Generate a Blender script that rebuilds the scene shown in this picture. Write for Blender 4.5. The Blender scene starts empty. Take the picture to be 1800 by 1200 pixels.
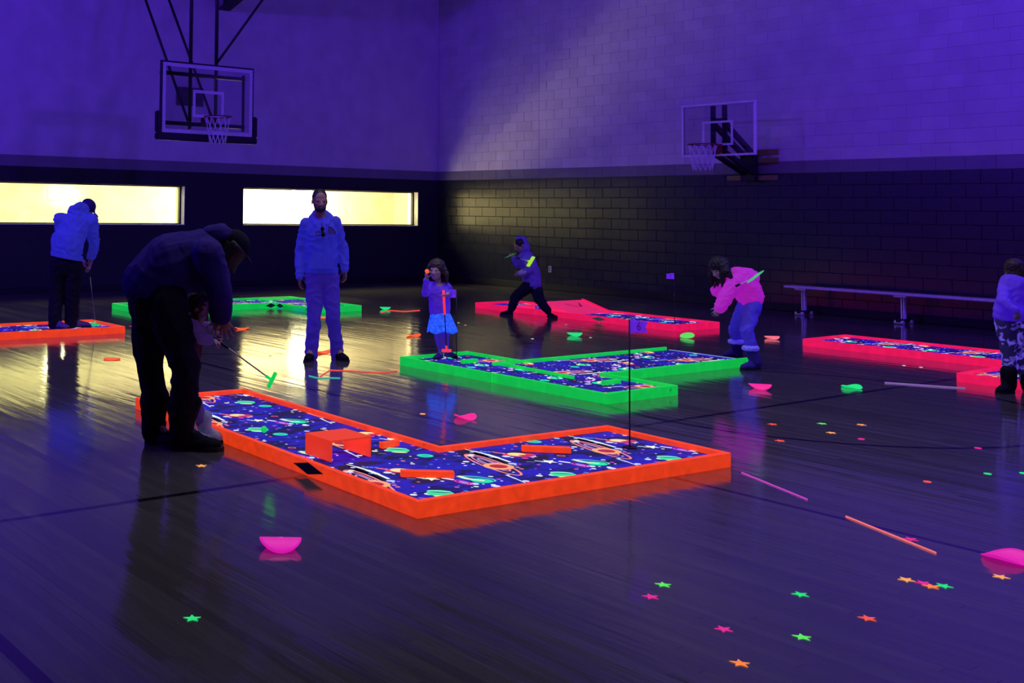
import bpy, bmesh, math, random
import numpy as np
from mathutils import Vector, Matrix, noise

random.seed(7)
rng = np.random.default_rng(7)
C = bpy.context.scene.collection
SC = bpy.context.scene
PI = math.pi

# ------------------------------------------------------------------ camera
CAM = np.array([18.8999, -17.695, 1.5789])
F_PX, PPX, PPY = 1929.27, 426.15, 272.12
_yaw, _pitch, _roll = [math.radians(a) for a in (32.97971, 2.81841, 0.79494)]
_fw = np.array([-math.cos(_yaw), math.sin(_yaw), 0.0])
_rt = np.array([math.sin(_yaw), math.cos(_yaw), 0.0])
_up = np.array([0.0, 0.0, 1.0])
FW = _fw * math.cos(_pitch) + _up * math.sin(_pitch)
_u2 = _up * math.cos(_pitch) - _fw * math.sin(_pitch)
RT = _rt * math.cos(_roll) + _u2 * math.sin(_roll)
UPV = _u2 * math.cos(_roll) - _rt * math.sin(_roll)

cd = bpy.data.cameras.new('camera')
cam = bpy.data.objects.new('camera', cd)
C.objects.link(cam)
cam.matrix_world = Matrix(((RT[0], UPV[0], -FW[0], CAM[0]), (RT[1], UPV[1], -FW[1], CAM[1]),
                           (RT[2], UPV[2], -FW[2], CAM[2]), (0, 0, 0, 1)))
cd.sensor_width = 36.0
cd.lens = F_PX / 1800 * 36.0
cd.shift_x = (900 - PPX) / 1800
cd.shift_y = (PPY - 600) / 1800
cd.clip_end = 200
SC.camera = cam

# ------------------------------------------------------------------ world, exposure
w = bpy.data.worlds.new('world')
SC.world = w
w.use_nodes = True
w.node_tree.nodes['Background'].inputs[0].default_value = (0, 0, 0, 1)
w.node_tree.nodes['Background'].inputs[1].default_value = 0
SC.view_settings.view_transform = 'Standard'
SC.view_settings.look = 'None'
SC.view_settings.exposure = 0.0
SC.view_settings.gamma = 1.0
SC.view_settings.use_curve_mapping = False
SC.cycles.use_denoising = True
SC.cycles.max_bounces = 8
SC.cycles.diffuse_bounces = 4
SC.cycles.glossy_bounces = 4
SC.cycles.sample_clamp_indirect = 4.0


def area_light(name, loc, target, sx, sy, power, col, spread=180):
    ld = bpy.data.lights.new(name, 'AREA')
    ld.shape = 'RECTANGLE'
    ld.size, ld.size_y = sx, sy
    ld.energy = power
    ld.color = col
    ld.spread = math.radians(spread)
    o = bpy.data.objects.new(name, ld)
    C.objects.link(o)
    o.location = loc
    d = Vector(target) - Vector(loc)
    o.rotation_euler = d.to_track_quat('-Z', 'Y').to_euler()
    return o


UV = (0.108, 0.022, 1.0)
# ultraviolet flood bars of the gym, on the side walls and ceiling beyond the frame
area_light('uv_light', (16.8, -4.2, 7.0), (6.0, -2.5, 3.2), 1.6, 0.5, 520, UV)
area_light('uv_light', (7.0, -19.3, 6.9), (0.5, -8.5, 3.0), 1.6, 0.5, 830, UV)
area_light('uv_light', (24.0, -13.0, 7.0), (10.0, -8.0, 1.0), 2.5, 1.0, 125, UV)
area_light('uv_light', (12.5, -10.0, 7.6), (12.5, -10.0, 0.0), 6.0, 5.0, 40, UV)  # weak violet fill added overhead, apart from the bars
# dim neutral fill light added overhead to grey the floor and figures
area_light('overhead_fill', (13.0, -11.0, 7.65), (13.0, -11.0, 0.0), 8.0, 6.0, 145, (0.95, 1.0, 0.85), 120)
# fluorescent tubes of the corridor behind the two long windows
HALL = (1.0, 0.95, 0.37)
area_light('corridor_light', (-1.7, -3.0, 2.66), (-1.7, -3.0, 0.0), 1.0, 4.6, 660, HALL)
area_light('corridor_light', (-1.7, -8.7, 2.66), (-1.7, -8.7, 0.0), 1.0, 4.6, 330, HALL)
# added corridor fill facing up; it throws the warm fan on the block wall
area_light('corridor_fill', (-1.1, -2.6, 0.70), (-1.1, -2.6, 3.0), 1.7, 3.4, 900, (1.0, 0.74, 0.42))


# ------------------------------------------------------------------ measuring helpers (photo point -> real plane)
def ray(x, y):
    return FW + RT * (x - PPX) / F_PX - UPV * (y - PPY) / F_PX


def fl(x, y, z=0.0):
    d = ray(x, y)
    return Vector(CAM + d * (z - CAM[2]) / d[2])


def onplane(x, y, axis, val):
    d = ray(x, y)
    return Vector(CAM + d * (val - CAM[axis]) / d[axis])


def atd(x, y, depth):
    return Vector(CAM + ray(x, y) * depth)


def depth_of(p):
    return float((np.array(p) - CAM) @ FW)


def proj(p):
    d = np.array(p) - CAM
    z = d @ FW
    return PPX + F_PX * (d @ RT) / z, PPY - F_PX * (d @ UPV) / z


# ------------------------------------------------------------------ materials
def srgb(r, g, b):
    def f(c):
        c /= 255.0
        return c / 12.92 if c <= 0.04045 else ((c + 0.055) / 1.055) ** 2.4
    return (f(r), f(g), f(b), 1.0)


class NT:
    def __init__(self, name):
        self.m = bpy.data.materials.new(name)
        self.m.use_nodes = True
        self.t = self.m.node_tree
        self.b = self.t.nodes['Principled BSDF']

    def n(self, typ, **kw):
        nd = self.t.nodes.new(typ)
        for k, v in kw.items():
            if k == 'inp':
                for kk, vv in v.items():
                    if isinstance(vv, bpy.types.NodeSocket):
                        self.t.links.new(vv, nd.inputs[kk])
                    else:
                        nd.inputs[kk].default_value = vv
            else:
                setattr(nd, k, v)
        return nd

    def math(self, op, a, b=0.0, c=None):
        d = {0: a, 1: b}
        if c is not None:
            d[2] = c
        return self.n('ShaderNodeMath', operation=op, inp=d).outputs[0]

    def link(self, a, b):
        self.t.links.new(a, b)

    def mix(self, fac, a, b):
        nd = self.n('ShaderNodeMix', data_type='RGBA')
        for s, v in ((0, fac), (6, a), (7, b)):
            if isinstance(v, bpy.types.NodeSocket):
                self.t.links.new(v, nd.inputs[s])
            else:
                nd.inputs[s].default_value = v
        return nd.outputs[2]

    def bump(self, height, strength=0.3, dist=0.01):
        nd = self.n('ShaderNodeBump', inp={'Height': height, 'Strength': strength, 'Distance': dist})
        self.link(nd.outputs[0], self.b.inputs['Normal'])
        return nd


def mat(name, col, rough=0.6, metal=0.0, emit=None, es=0.0, var=0.12, scale=25.0, bump=0.15, spec=0.4):
    """surface colour with a little grain and relief; emit = the colour a fluorescent pigment gives off"""
    k = NT(name)
    tc = k.n('ShaderNodeTexCoord')
    nz = k.n('ShaderNodeTexNoise', inp={'Vector': tc.outputs['Object'], 'Scale': scale, 'Detail': 4.0})
    f = k.n('ShaderNodeMapRange', inp={0: nz.outputs[0], 1: 0.3, 2: 0.7, 3: 1 - var, 4: 1 + var}).outputs[0]
    hs = k.n('ShaderNodeHueSaturation', inp={'Value': f, 'Color': col})
    k.link(hs.outputs[0], k.b.inputs['Base Color'])
    k.b.inputs['Roughness'].default_value = rough
    k.b.inputs['Metallic'].default_value = metal
    k.b.inputs['Specular IOR Level'].default_value = spec
    if emit is not None:
        he = k.n('ShaderNodeHueSaturation', inp={'Value': f, 'Color': emit})
        k.link(he.outputs[0], k.b.inputs['Emission Color'])
        k.b.inputs['Emission Strength'].default_value = es
    if bump:
        k.bump(nz.outputs[0], bump, 0.004)
    return k.m


def cloth(name, col, emit=None, es=0.0, fold=1.0, rough=0.9, weave=900.0):
    """woven cloth: long soft folds and a fine weave"""
    k = NT(name)
    tc = k.n('ShaderNodeTexCoord')
    mp = k.n('ShaderNodeMapping', inp={'Vector': tc.outputs['Object'], 'Scale': (1, 1, 0.55)})
    nz = k.n('ShaderNodeTexNoise', inp={'Vector': mp.outputs[0], 'Scale': 9.0, 'Detail': 3.0, 'Distortion': 0.8})
    n2 = k.n('ShaderNodeTexNoise', inp={'Vector': tc.outputs['Object'], 'Scale': weave / 4, 'Detail': 1.0})
    f = k.n('ShaderNodeMapRange', inp={0: n2.outputs[0], 1: 0.3, 2: 0.7, 3: 0.86, 4: 1.14}).outputs[0]
    hs = k.n('ShaderNodeHueSaturation', inp={'Value': f, 'Color': col})
    k.link(hs.outputs[0], k.b.inputs['Base Color'])
    k.b.inputs['Roughness'].default_value = rough
    k.b.inputs['Specular IOR Level'].default_value = 0.15
    if emit is not None:
        he = k.n('ShaderNodeHueSaturation', inp={'Value': f, 'Color': emit})
        k.link(he.outputs[0], k.b.inputs['Emission Color'])
        k.b.inputs['Emission Strength'].default_value = es
    k.bump(nz.outputs[0], 0.6 * fold, 0.03)
    return k.m


def glow_paint(name, e_rgb, dark=0.72, es=0.78):
    """fluorescent paint brushed on lumber: grain, knots and thin spots"""
    k = NT(name)
    tc = k.n('ShaderNodeTexCoord')
    mp = k.n('ShaderNodeMapping', inp={'Vector': tc.outputs['Object'], 'Scale': (1, 1, 1)})
    g = k.n('ShaderNodeTexNoise', inp={'Vector': mp.outputs[0], 'Scale': 14.0, 'Detail': 5.0, 'Roughness': 0.65})
    vo = k.n('ShaderNodeTexVoronoi', inp={'Vector': tc.outputs['Object'], 'Scale': 4.2, 'Randomness': 1.0})
    knot = k.n('ShaderNodeMapRange', inp={0: vo.outputs['Distance'], 1: 0.03, 2: 0.085, 3: 0.45, 4: 1.0}).outputs[0]
    gf = k.n('ShaderNodeMapRange', inp={0: g.outputs[0], 1: 0.3, 2: 0.7, 3: dark, 4: 1.08}).outputs[0]
    f = k.math('MULTIPLY', gf, knot)
    e = srgb(*e_rgb)
    hs = k.n('ShaderNodeHueSaturation', inp={'Value': f, 'Color': e})
    k.link(hs.outputs[0], k.b.inputs['Emission Color'])
    k.b.inputs['Emission Strength'].default_value = es
    k.b.inputs['Base Color'].default_value = (min(1, e[0]), min(1, e[1]), e[2] * 0.3, 1)
    k.b.inputs['Roughness'].default_value = 0.5
    k.bump(g.outputs[0], 0.2, 0.003)
    return k.m


def flat_glow(name, rgb, s=0.84, rough=0.5):
    e = srgb(*rgb)
    return mat(name, (e[0] * .5, e[1] * .5, e[2] * .25, 1), rough, emit=e, es=s, var=0.05, bump=0.05)


M = {}
M['orange_paint'] = glow_paint('orange_fluorescent_paint', (250, 66, 24))
M['orange_panel'] = glow_paint('orange_fluorescent_panel', (246, 62, 34), 0.9, 0.6)
M['green_paint'] = glow_paint('green_fluorescent_paint', (12, 205, 78))
M['pink_paint'] = glow_paint('pink_fluorescent_paint', (248, 22, 92))
M['pink_panel'] = glow_paint('pink_fluorescent_panel', (232, 40, 110), 0.9)
for n_, c_ in dict(pink=(224, 25, 178), hot=(245, 40, 150), lgreen=(95, 235, 95), green=(30, 232, 125), orange=(255, 96, 38), coral=(250, 85, 70),
                   peach=(255, 170, 95), tang=(255, 135, 60), mag=(225, 40, 150), violet=(205, 70, 205), salmon=(255, 120, 130),
                   lilac=(135, 100, 175), white=(225, 235, 200), lime=(175, 235, 40), cyan=(60, 200, 180), mint=(70, 190, 130), ballgreen=(20, 210, 95)).items():
    M[n_] = flat_glow(n_ + '_fluorescent_foam', c_)
M['black'] = mat('black_rubber', (0.006, 0.006, 0.008, 1), 0.6)
M['darkmetal'] = mat('dark_painted_steel', (0.012, 0.012, 0.016, 1), 0.45)
M['alu'] = mat('grey_aluminium', (0.72, 0.70, 0.70, 1), 0.42, 0.15)
M['white_metal'] = mat('white_painted_metal', (0.9, 0.88, 0.88, 1), 0.45)
M['cream'] = mat('cream_plastic', (0.6, 0.55, 0.42, 1), 0.5)
M['wood_board'] = mat('raw_timber', (0.26, 0.26, 0.07, 1), 0.8, scale=60)
M['rim'] = mat('red_rim_paint', (0.20, 0.012, 0.02, 1), 0.45)
M['net'] = mat('white_net_cord', (0.75, 0.72, 0.8, 1), 0.8)
M['padding'] = mat('black_edge_padding', (0.006, 0.006, 0.01, 1), 0.5)
M['flag'] = mat('violet_flag_cloth', (0.05, 0.02, 0.25, 1), 0.8, emit=srgb(95, 32, 205), es=0.9)
M['flag_ink'] = mat('dark_violet_ink', (0.03, 0.0, 0.08, 1), 0.8, emit=srgb(52, 8, 120), es=0.8)
M['pole'] = mat('black_flag_pole', (0.01, 0.006, 0.015, 1), 0.5)
M['shaft'] = mat('steel_shaft', (0.35, 0.33, 0.35, 1), 0.3, 0.8)
M['vent'] = mat('grey_vent_steel', (0.12, 0.12, 0.13, 1), 0.6)


def wall_material(name, relief, rough=0.55, spec=0.3):
    k = NT(name)
    ge = k.n('ShaderNodeNewGeometry')
    sx = k.n('ShaderNodeSeparateXYZ', inp={0: ge.outputs['Position']})
    z = sx.outputs[2]
    nz = k.n('ShaderNodeTexNoise', inp={'Vector': ge.outputs['Position'], 'Scale': 2.2, 'Detail': 5.0})
    fine = k.n('ShaderNodeTexNoise', inp={'Vector': ge.outputs['Position'], 'Scale': 60.0, 'Detail': 4.0})
    a = k.math('GREATER_THAN', z, Z_STRIPE)
    b = k.math('GREATER_THAN', z, Z_STRIPE + 0.2032)
    c1 = k.mix(a, (0.021, 0.025, 0.026, 1), (0.20, 0.20, 0.205, 1))
    c2 = k.mix(b, c1, (0.62, 0.60, 0.60, 1))
    f = k.n('ShaderNodeMapRange', inp={0: nz.outputs[0], 1: 0.3, 2: 0.7, 3: 0.9, 4: 1.08}).outputs[0]
    at = k.n('ShaderNodeAttribute', attribute_name='tone')
    f2 = k.math('MULTIPLY_ADD', at.outputs['Fac'], 0.10, 0.95)
    hs = k.n('ShaderNodeHueSaturation', inp={'Value': k.math('MULTIPLY', f, f2), 'Color': c2})
    k.link(hs.outputs[0], k.b.inputs['Base Color'])
    k.link(k.math('MULTIPLY_ADD', b, 0.32 if spec > .5 else 0.0, rough), k.b.inputs['Roughness'])
    k.b.inputs['Specular IOR Level'].default_value = spec
    k.bump(fine.outputs[0], relief, 0.004)
    return k.m


Z_STRIPE = 2.3016
M['wall'] = wall_material('painted_wall', 0.12)
M['block'] = wall_material('painted_masonry_block', 0.35, 0.25, 1.0)
M['mortar'] = wall_material('painted_mortar', 0.5)


def floor_material():
    k = NT('varnished_maple_floor')
    ge = k.n('ShaderNodeNewGeometry')
    pos = ge.outputs['Position']
    sx = k.n('ShaderNodeSeparateXYZ', inp={0: pos})
    X, Y = sx.outputs[0], sx.outputs[1]
    at = k.n('ShaderNodeAttribute', attribute_name='tone')
    oi = k.n('ShaderNodeObjectInfo')
    tone = k.math('FRACT', k.math('ADD', at.outputs['Fac'], oi.outputs['Random']))
    mp = k.n('ShaderNodeMapping', inp={'Vector': pos, 'Scale': (1.2, 26.0, 1.0)})
    gr = k.n('ShaderNodeTexNoise', inp={'Vector': mp.outputs[0], 'Scale': 2.6, 'Detail': 6.0, 'Roughness': 0.6})
    big = k.n('ShaderNodeTexNoise', inp={'Vector': pos, 'Scale': 0.7, 'Detail': 3.0})
    col = k.mix(tone, (0.10, 0.088, 0.070, 1), (0.145, 0.13, 0.105, 1))
    col = k.mix(k.math('MULTIPLY', gr.outputs[0], 0.85), col, (0.045, 0.035, 0.03, 1))

    # painted court lines (flat print)
    def band(v, c, hw):
        return k.math('LESS_THAN', k.math('ABSOLUTE', k.math('SUBTRACT', v, c)), hw)

    def between(v, a, b):
        return k.math('MULTIPLY', k.math('GREATER_THAN', v, a), k.math('LESS_THAN', v, b))

    def ring(cx, cy, r, hw=0.025):
        dx = k.math('SUBTRACT', X, cx)
        dy = k.math('SUBTRACT', Y, cy)
        d = k.math('SQRT', k.math('ADD', k.math('MULTIPLY', dx, dx), k.math('MULTIPLY', dy, dy)))
        return band(d, r, hw)

    ls = [band(X, 13.57, 0.026), ring(13.57, -8.45, 1.85),
          k.math('MULTIPLY', band(Y, -11.85, 0.024), between(X, 8.4, 40)),
          band(Y, -16.2, 0.03), band(X, 1.75, 0.026), band(Y, -0.95, 0.026),
          k.math('MULTIPLY', ring(3.5, -8.15, 6.1), k.math('GREATER_THAN', X, 3.1)),
          k.math('MULTIPLY', band(X, 7.55, 0.025), between(Y, -9.98, -6.32)),
          k.math('MULTIPLY', band(k.math('ABSOLUTE', k.math('ADD', Y, 8.15)), 1.83, 0.025), between(X, 1.75, 7.55)),
          k.math('MULTIPLY', ring(7.55, -8.15, 1.83), k.math('GREATER_THAN', X, 7.5))]
    tot = ls[0]
    for q in ls[1:]:
        tot = k.math('MAXIMUM', tot, q)
    wear = k.n('ShaderNodeMapRange', inp={0: gr.outputs[0], 1: 0.25, 2: 0.45, 3: 0.75, 4: 0.97}).outputs[0]
    col = k.mix(k.math('MULTIPLY', tot, wear), col, (0.006, 0.006, 0.008, 1))
    k.link(col, k.b.inputs['Base Color'])
    r = k.n('ShaderNodeMapRange', inp={0: big.outputs[0], 1: 0.3, 2: 0.7, 3: 0.075, 4: 0.125}).outputs[0]
    r2 = k.math('MULTIPLY_ADD', tone, 0.035, r)
    k.link(r2, k.b.inputs['Roughness'])
    k.b.inputs['Specular IOR Level'].default_value = 0.95
    k.b.inputs['Coat Weight'].default_value = 0.4
    k.b.inputs['Coat Roughness'].default_value = 0.07
    m2 = k.n('ShaderNodeMapping', inp={'Vector': pos, 'Scale': (0.55, 6.0, 1.0)})
    sw = k.n('ShaderNodeTexNoise', inp={'Vector': m2.outputs[0], 'Scale': 1.5, 'Detail': 3.0, 'Roughness': 0.55})
    h = k.math('MULTIPLY_ADD', gr.outputs[0], 0.06, sw.outputs[0])
    bn = k.bump(h, 1.0, 0.0024)
    k.link(bn.outputs[0], k.b.inputs['Coat Normal'])
    return k.m


M['floor'] = floor_material()
M['ceiling'] = mat('dark_ceiling', (0.05, 0.05, 0.055, 1), 0.8)
M['hallwall'] = mat('corridor_paint', (0.56, 0.54, 0.46, 1), 0.7, scale=3.0)
M['hallfloor'] = mat('corridor_tile', (0.45, 0.42, 0.36, 1), 0.35, scale=3.0)
M['jamb'] = mat('window_reveal_paint', (0.5, 0.5, 0.42, 1), 0.5)
M['lamp'] = mat('corridor_lamp_diffuser', (0.9, 0.9, 0.8, 1), 0.5, emit=(1.0, 0.95, 0.5, 1), es=42.0, var=0.0, bump=0)


def glass_material(name, tint=(0.97, 0.98, 0.97, 1)):
    k = NT(name)
    out = k.t.nodes['Material Output']
    tr = k.n('ShaderNodeBsdfTransparent', inp={0: tint})
    gl = k.n('ShaderNodeBsdfGlossy', inp={'Color': (1, 1, 1, 1), 'Roughness': 0.03})
    fr = k.n('ShaderNodeFresnel', inp={'IOR': 1.45})
    mx = k.n('ShaderNodeMixShader', inp={0: k.math('MULTIPLY', fr.outputs[0], 0.8), 1: tr.outputs[0], 2: gl.outputs[0]})
    k.link(mx.outputs[0], out.inputs['Surface'])
    return k.m


M['glass'] = glass_material('clear_pane_glass')
M['board_glass'] = glass_material('backboard_glass', (0.86, 0.86, 0.88, 1))


# ------------------------------------------------------------------ object helpers
def finish(bm, name, m=None, parent=None, smooth=False, recalc=True):
    if recalc:
        bmesh.ops.recalc_face_normals(bm, faces=bm.faces[:])
    me = bpy.data.meshes.new(name)
    bm.to_mesh(me)
    bm.free()
    if m is not None:
        for mm in (m if isinstance(m, (list, tuple)) else [m]):
            me.materials.append(mm)
    if smooth:
        for p in me.polygons:
            p.use_smooth = True
    o = bpy.data.objects.new(name, me)
    C.objects.link(o)
    if parent is not None:
        o.parent = parent
    return o


def thing(name, label, cat, loc=(0, 0, 0), rotz=0.0, group=None):
    o = bpy.data.objects.new(name, None)
    C.objects.link(o)
    o.empty_display_size = 0.1
    o.location = loc
    o.rotation_euler = (0, 0, rotz)
    return tag(o, label, cat, group)


def tag(o, label, cat, group=None):
    o['label'] = label
    o['category'] = cat
    if group:
        o['group'] = group
    return o


def structure(o):
    o['kind'] = 'structure'
    return o


def box(bm, lo, hi, mi=0, mtx=None):
    x0, y0, z0 = lo
    x1, y1, z1 = hi
    vs = [Vector(p) for p in ((x0, y0, z0), (x1, y0, z0), (x1, y1, z0), (x0, y1, z0), (x0, y0, z1), (x1, y0, z1), (x1, y1, z1), (x0, y1, z1))]
    if mtx is not None:
        vs = [mtx @ v for v in vs]
    v = [bm.verts.new(p) for p in vs]
    fs = []
    for f in ((0, 3, 2, 1), (4, 5, 6, 7), (0, 1, 5, 4), (1, 2, 6, 5), (2, 3, 7, 6), (3, 0, 4, 7)):
        fc = bm.faces.new([v[i] for i in f])
        fc.material_index = mi
        fs.append(fc)
    return fs


def bevel(bm, w=0.004, seg=1):
    bmesh.ops.bevel(bm, geom=bm.edges[:], offset=w, segments=seg, affect='EDGES', clamp_overlap=True)


def prism(bm, poly, z0, z1, mi=0):
    n = len(poly)
    a = [bm.verts.new((p[0], p[1], z0)) for p in poly]
    b = [bm.verts.new((p[0], p[1], z1)) for p in poly]
    for f in [a[::-1], b] + [[a[i], a[(i + 1) % n], b[(i + 1) % n], b[i]] for i in range(n)]:
        bm.faces.new(f).material_index = mi


def tube(bm, pts, r, seg=10, mi=0, caps=True):
    pts = [Vector(p) for p in pts]
    rs = r if isinstance(r, (list, tuple)) else [r] * len(pts)
    rings = []
    ref = None
    for i, p in enumerate(pts):
        t = (pts[min(i + 1, len(pts) - 1)] - pts[max(i - 1, 0)]).normalized()
        if ref is None:
            ref = Vector((0, 0, 1)) if abs(t.z) < 0.9 else Vector((1, 0, 0))
        a = t.cross(ref).normalized()
        b = t.cross(a).normalized()
        ref = a.cross(t).normalized()
        rings.append([bm.verts.new(p + (a * math.cos(2 * PI * k / seg) + b * math.sin(2 * PI * k / seg)) * rs[i]) for k in range(seg)])
    for q in range(len(rings) - 1):
        for k in range(seg):
            f = bm.faces.new((rings[q][k], rings[q][(k + 1) % seg], rings[q + 1][(k + 1) % seg], rings[q + 1][k]))
            f.material_index = mi
            f.smooth = True
    if caps:
        bm.faces.new(rings[0][::-1]).material_index = mi
        bm.faces.new(rings[-1]).material_index = mi


def newbm():
    return bmesh.new()


# ================================================================== ROOM
RX, RY, RZ = 29.0, -20.5, 7.8
H_B, L_B = 0.2032, 0.4064
T0 = 3.032

# floor: slab, then strips of maple laid along x
bm = newbm()
box(bm, (0, RY, -0.12), (RX, 0, -0.019))
floor = structure(finish(bm, 'floor', M['floor']))

PW = 0.0572


def plank_bm(bm, x0, x1, y0, tone, tilt, lay=None):
    z = 0.0
    y1 = y0 + PW - 0.0004
    dz = tilt * PW / 2
    pr = [(y0, -0.018), (y0, z - dz), (y1, z + dz), (y1, -0.018)]
    a = [bm.verts.new((x0, p[0], p[1])) for p in pr]
    b = [bm.verts.new((x1 - 0.0008, p[0], p[1])) for p in pr]
    fs = [bm.faces.new((a[i], a[i + 1], b[i + 1], b[i])) for i in range(3)]
    fs.append(bm.faces.new(a))
    fs.append(bm.faces.new(b[::-1]))
    if lay is not None:
        for f in fs:
            f[lay] = tone


planks = []
for r in range(int(20.4 / PW)):
    y0 = -0.06 - (r + 1) * PW
    x = 0.02 - random.random() * 1.2
    while x < 21.5:
        ln = random.uniform(0.5, 2.1)
        x1 = x + ln
        if x1 > 0.15:
            planks.append((max(x, 0.02), x1, y0, random.random(), random.gauss(0, 0.0055)))
        x = x1


def seen(p):
    q = np.array(p) - CAM
    if q @ FW < 0.4:
        return False
    u, v = proj(p)
    return -20 < u < 1820 and -20 < v < 1220


cand = []
for i, p in enumerate(planks):
    xs = [p[0] * (1 - t) + p[1] * t for t in (0, .25, .5, .75, 1)]
    vis = [xx for xx in xs if seen((xx, p[2], 0))]
    if vis:
        d = min((xx - CAM[0]) ** 2 + (p[2] - CAM[1]) ** 2 for xx in vis)
        cand.append((d - 1.5 * len(vis), i))
cand.sort()
near = set(i for _, i in cand[:290])
bm = newbm()
lay = bm.faces.layers.float.new('tone')
for i, p in enumerate(planks):
    if i not in near:
        plank_bm(bm, *p, lay)
o = finish(bm, 'plank_field', M['floor'], floor)
o['kind'] = 'stuff'
bm = newbm()
plank_bm(bm, -0.5, 0.5, -PW / 2, 0, 0)
proto = finish(bm, 'plank', M['floor'], floor)
first = True
for i in sorted(near):
    p = planks[i]
    q = proto if first else proto.copy()
    if not first:
        C.objects.link(q)
    first = False
    q.location = ((p[0] + p[1]) / 2, p[2] + PW / 2, 0)
    q.scale = (p[1] - p[0], 1, 1)
    q.rotation_euler = (p[4], 0, 0)

# right wall of painted masonry blocks
bm = newbm()
box(bm, (-0.2, 0.0055, 0), (RX, 0.25, RZ))
wall_right = structure(finish(bm, 'wall_right', M['mortar']))


def block_bm(bm, x0, x1, z0, z1, tone=0, lay=None, dy=0.0):
    g, c, t = 0.0034, 0.003, 0.006
    x0 += g
    x1 -= g
    z0 += g
    z1 -= g
    bk = [bm.verts.new((a, t, b)) for a, b in ((x0, z0), (x1, z0), (x1, z1), (x0, z1))]
    md = [bm.verts.new((a, c + dy, b)) for a, b in ((x0, z0), (x1, z0), (x1, z1), (x0, z1))]
    fr = [bm.verts.new((a, dy, b)) for a, b in ((x0 + c, z0 + c), (x1 - c, z0 + c), (x1 - c, z1 - c), (x0 + c, z1 - c))]
    fs = [bm.faces.new(fr)]
    for i in range(4):
        j = (i + 1) % 4
        fs.append(bm.faces.new((bk[i], bk[j], md[j], md[i])))
        fs.append(bm.faces.new((md[i], md[j], fr[j], fr[i])))
    if lay is not None:
        for f in fs:
            f[lay] = tone


blocks = []
for n in range(-12, 28):
    z1 = Z_STRIPE + H_B * (n + 1)
    z0 = z1 - H_B
    if z1 < 0.05 or z0 > RZ:
        continue
    z0 = max(z0, 0.0)
    par = 0 if (n % 2 == 0) else 1     # courses alternate by half a block, both keep the control joint at T0
    xs = [T0 + kk * L_B + (0.5 * L_B if par else 0) for kk in range(-9, 30)]
    if par:
        xs.append(T0)
    xs = sorted(x for x in xs if x > 0.05)
    xs = [0.012] + xs
    for a, b in zip(xs[:-1], xs[1:]):
        blocks.append((a, b, z0, min(z1, RZ), random.random(), random.gauss(0, 0.0009)))
sc_ = []
for i, b in enumerate(blocks):
    cx, cz = (b[0] + b[1]) / 2, (b[2] + b[3]) / 2
    u, v = proj((cx, 0, cz))
    full = abs(b[1] - b[0] - L_B) < 0.01 and abs(b[3] - b[2] - H_B) < 0.01
    if full and -10 < u < 1810 and -8 < v < 1200:
        hid = 0.0 if (cz < Z_STRIPE and u < 1500) else 2.0      # the joints read best on the lit dark courses
        sc_.append((depth_of((cx, 0, cz)) * 0.2 + hid, i))
sc_.sort()
near = set(i for _, i in sc_[:295])
bm = newbm()
lay = bm.faces.layers.float.new('tone')
for i, b in enumerate(blocks):
    if i not in near:
        block_bm(bm, b[0], b[1], b[2], b[3], b[4], lay, b[5])
o = finish(bm, 'block_field', M['block'], wall_right)
o['kind'] = 'stuff'
bm = newbm()
block_bm(bm, -L_B / 2, L_B / 2, -H_B / 2, H_B / 2)
proto = finish(bm, 'block', M['block'], wall_right)
first = True
for i in sorted(near):
    b = blocks[i]
    q = proto if first else proto.copy()
    if not first:
        C.objects.link(q)
    first = False
    q.location = ((b[0] + b[1]) / 2, b[5], (b[2] + b[3]) / 2)

# left wall with two long windows
WZ0, WZ1 = 1.243, 2.013
W2 = (-5.392, -0.611)
W1 = (-11.6, -6.775)
bm = newbm()
WT = 0.34
for ya, yb, za, zb in ((RY, 0.0, 0, WZ0), (RY, 0.0, WZ1, RZ), (RY, W1[0], WZ0, WZ1), (W1[1], W2[0], WZ0, WZ1), (W2[1], 0.0, WZ0, WZ1)):
    box(bm, (-WT, ya, za), (0, yb, zb))
wall_left = structure(finish(bm, 'wall_left', M['wall']))
for i, (ya, yb) in enumerate((W1, W2)):
    bm = newbm()
    t, d0, d1 = 0.035, -0.22, -0.15
    for a, b, c, d in ((ya, yb, WZ0, WZ0 + t), (ya, yb, WZ1 - t * 0.6, WZ1), (ya, ya + t, WZ0 + t, WZ1 - t * .6), (yb - t, yb, WZ0 + t, WZ1 - t * .6)):
        box(bm, (d0, a, c), (d1, b, d))
    wn = structure(finish(bm, 'window_%d' % (i + 1), M['darkmetal']))
    bm = newbm()
    box(bm, (-0.188, ya + t, WZ0 + t), (-0.182, yb - t, WZ1 - t * .6))
    finish(bm, 'pane', M['glass'], wn)
    bm = newbm()
    box(bm, (-WT, ya, WZ0 - 0.001), (d0, yb, WZ0 + 0.012))
    box(bm, (d1, ya, WZ0 - 0.001), (0.012, yb, WZ0 + 0.012))
    finish(bm, 'sill', M['jamb'], wn)
    bm = newbm()
    box(bm, (d1 + 0.02, yb - 0.012, WZ0 + .012), (-0.002, yb, WZ1))
    box(bm, (-WT, yb - 0.012, WZ0 + .012), (d0, yb, WZ1))
    finish(bm, 'jamb', M['jamb'], wn)

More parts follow.
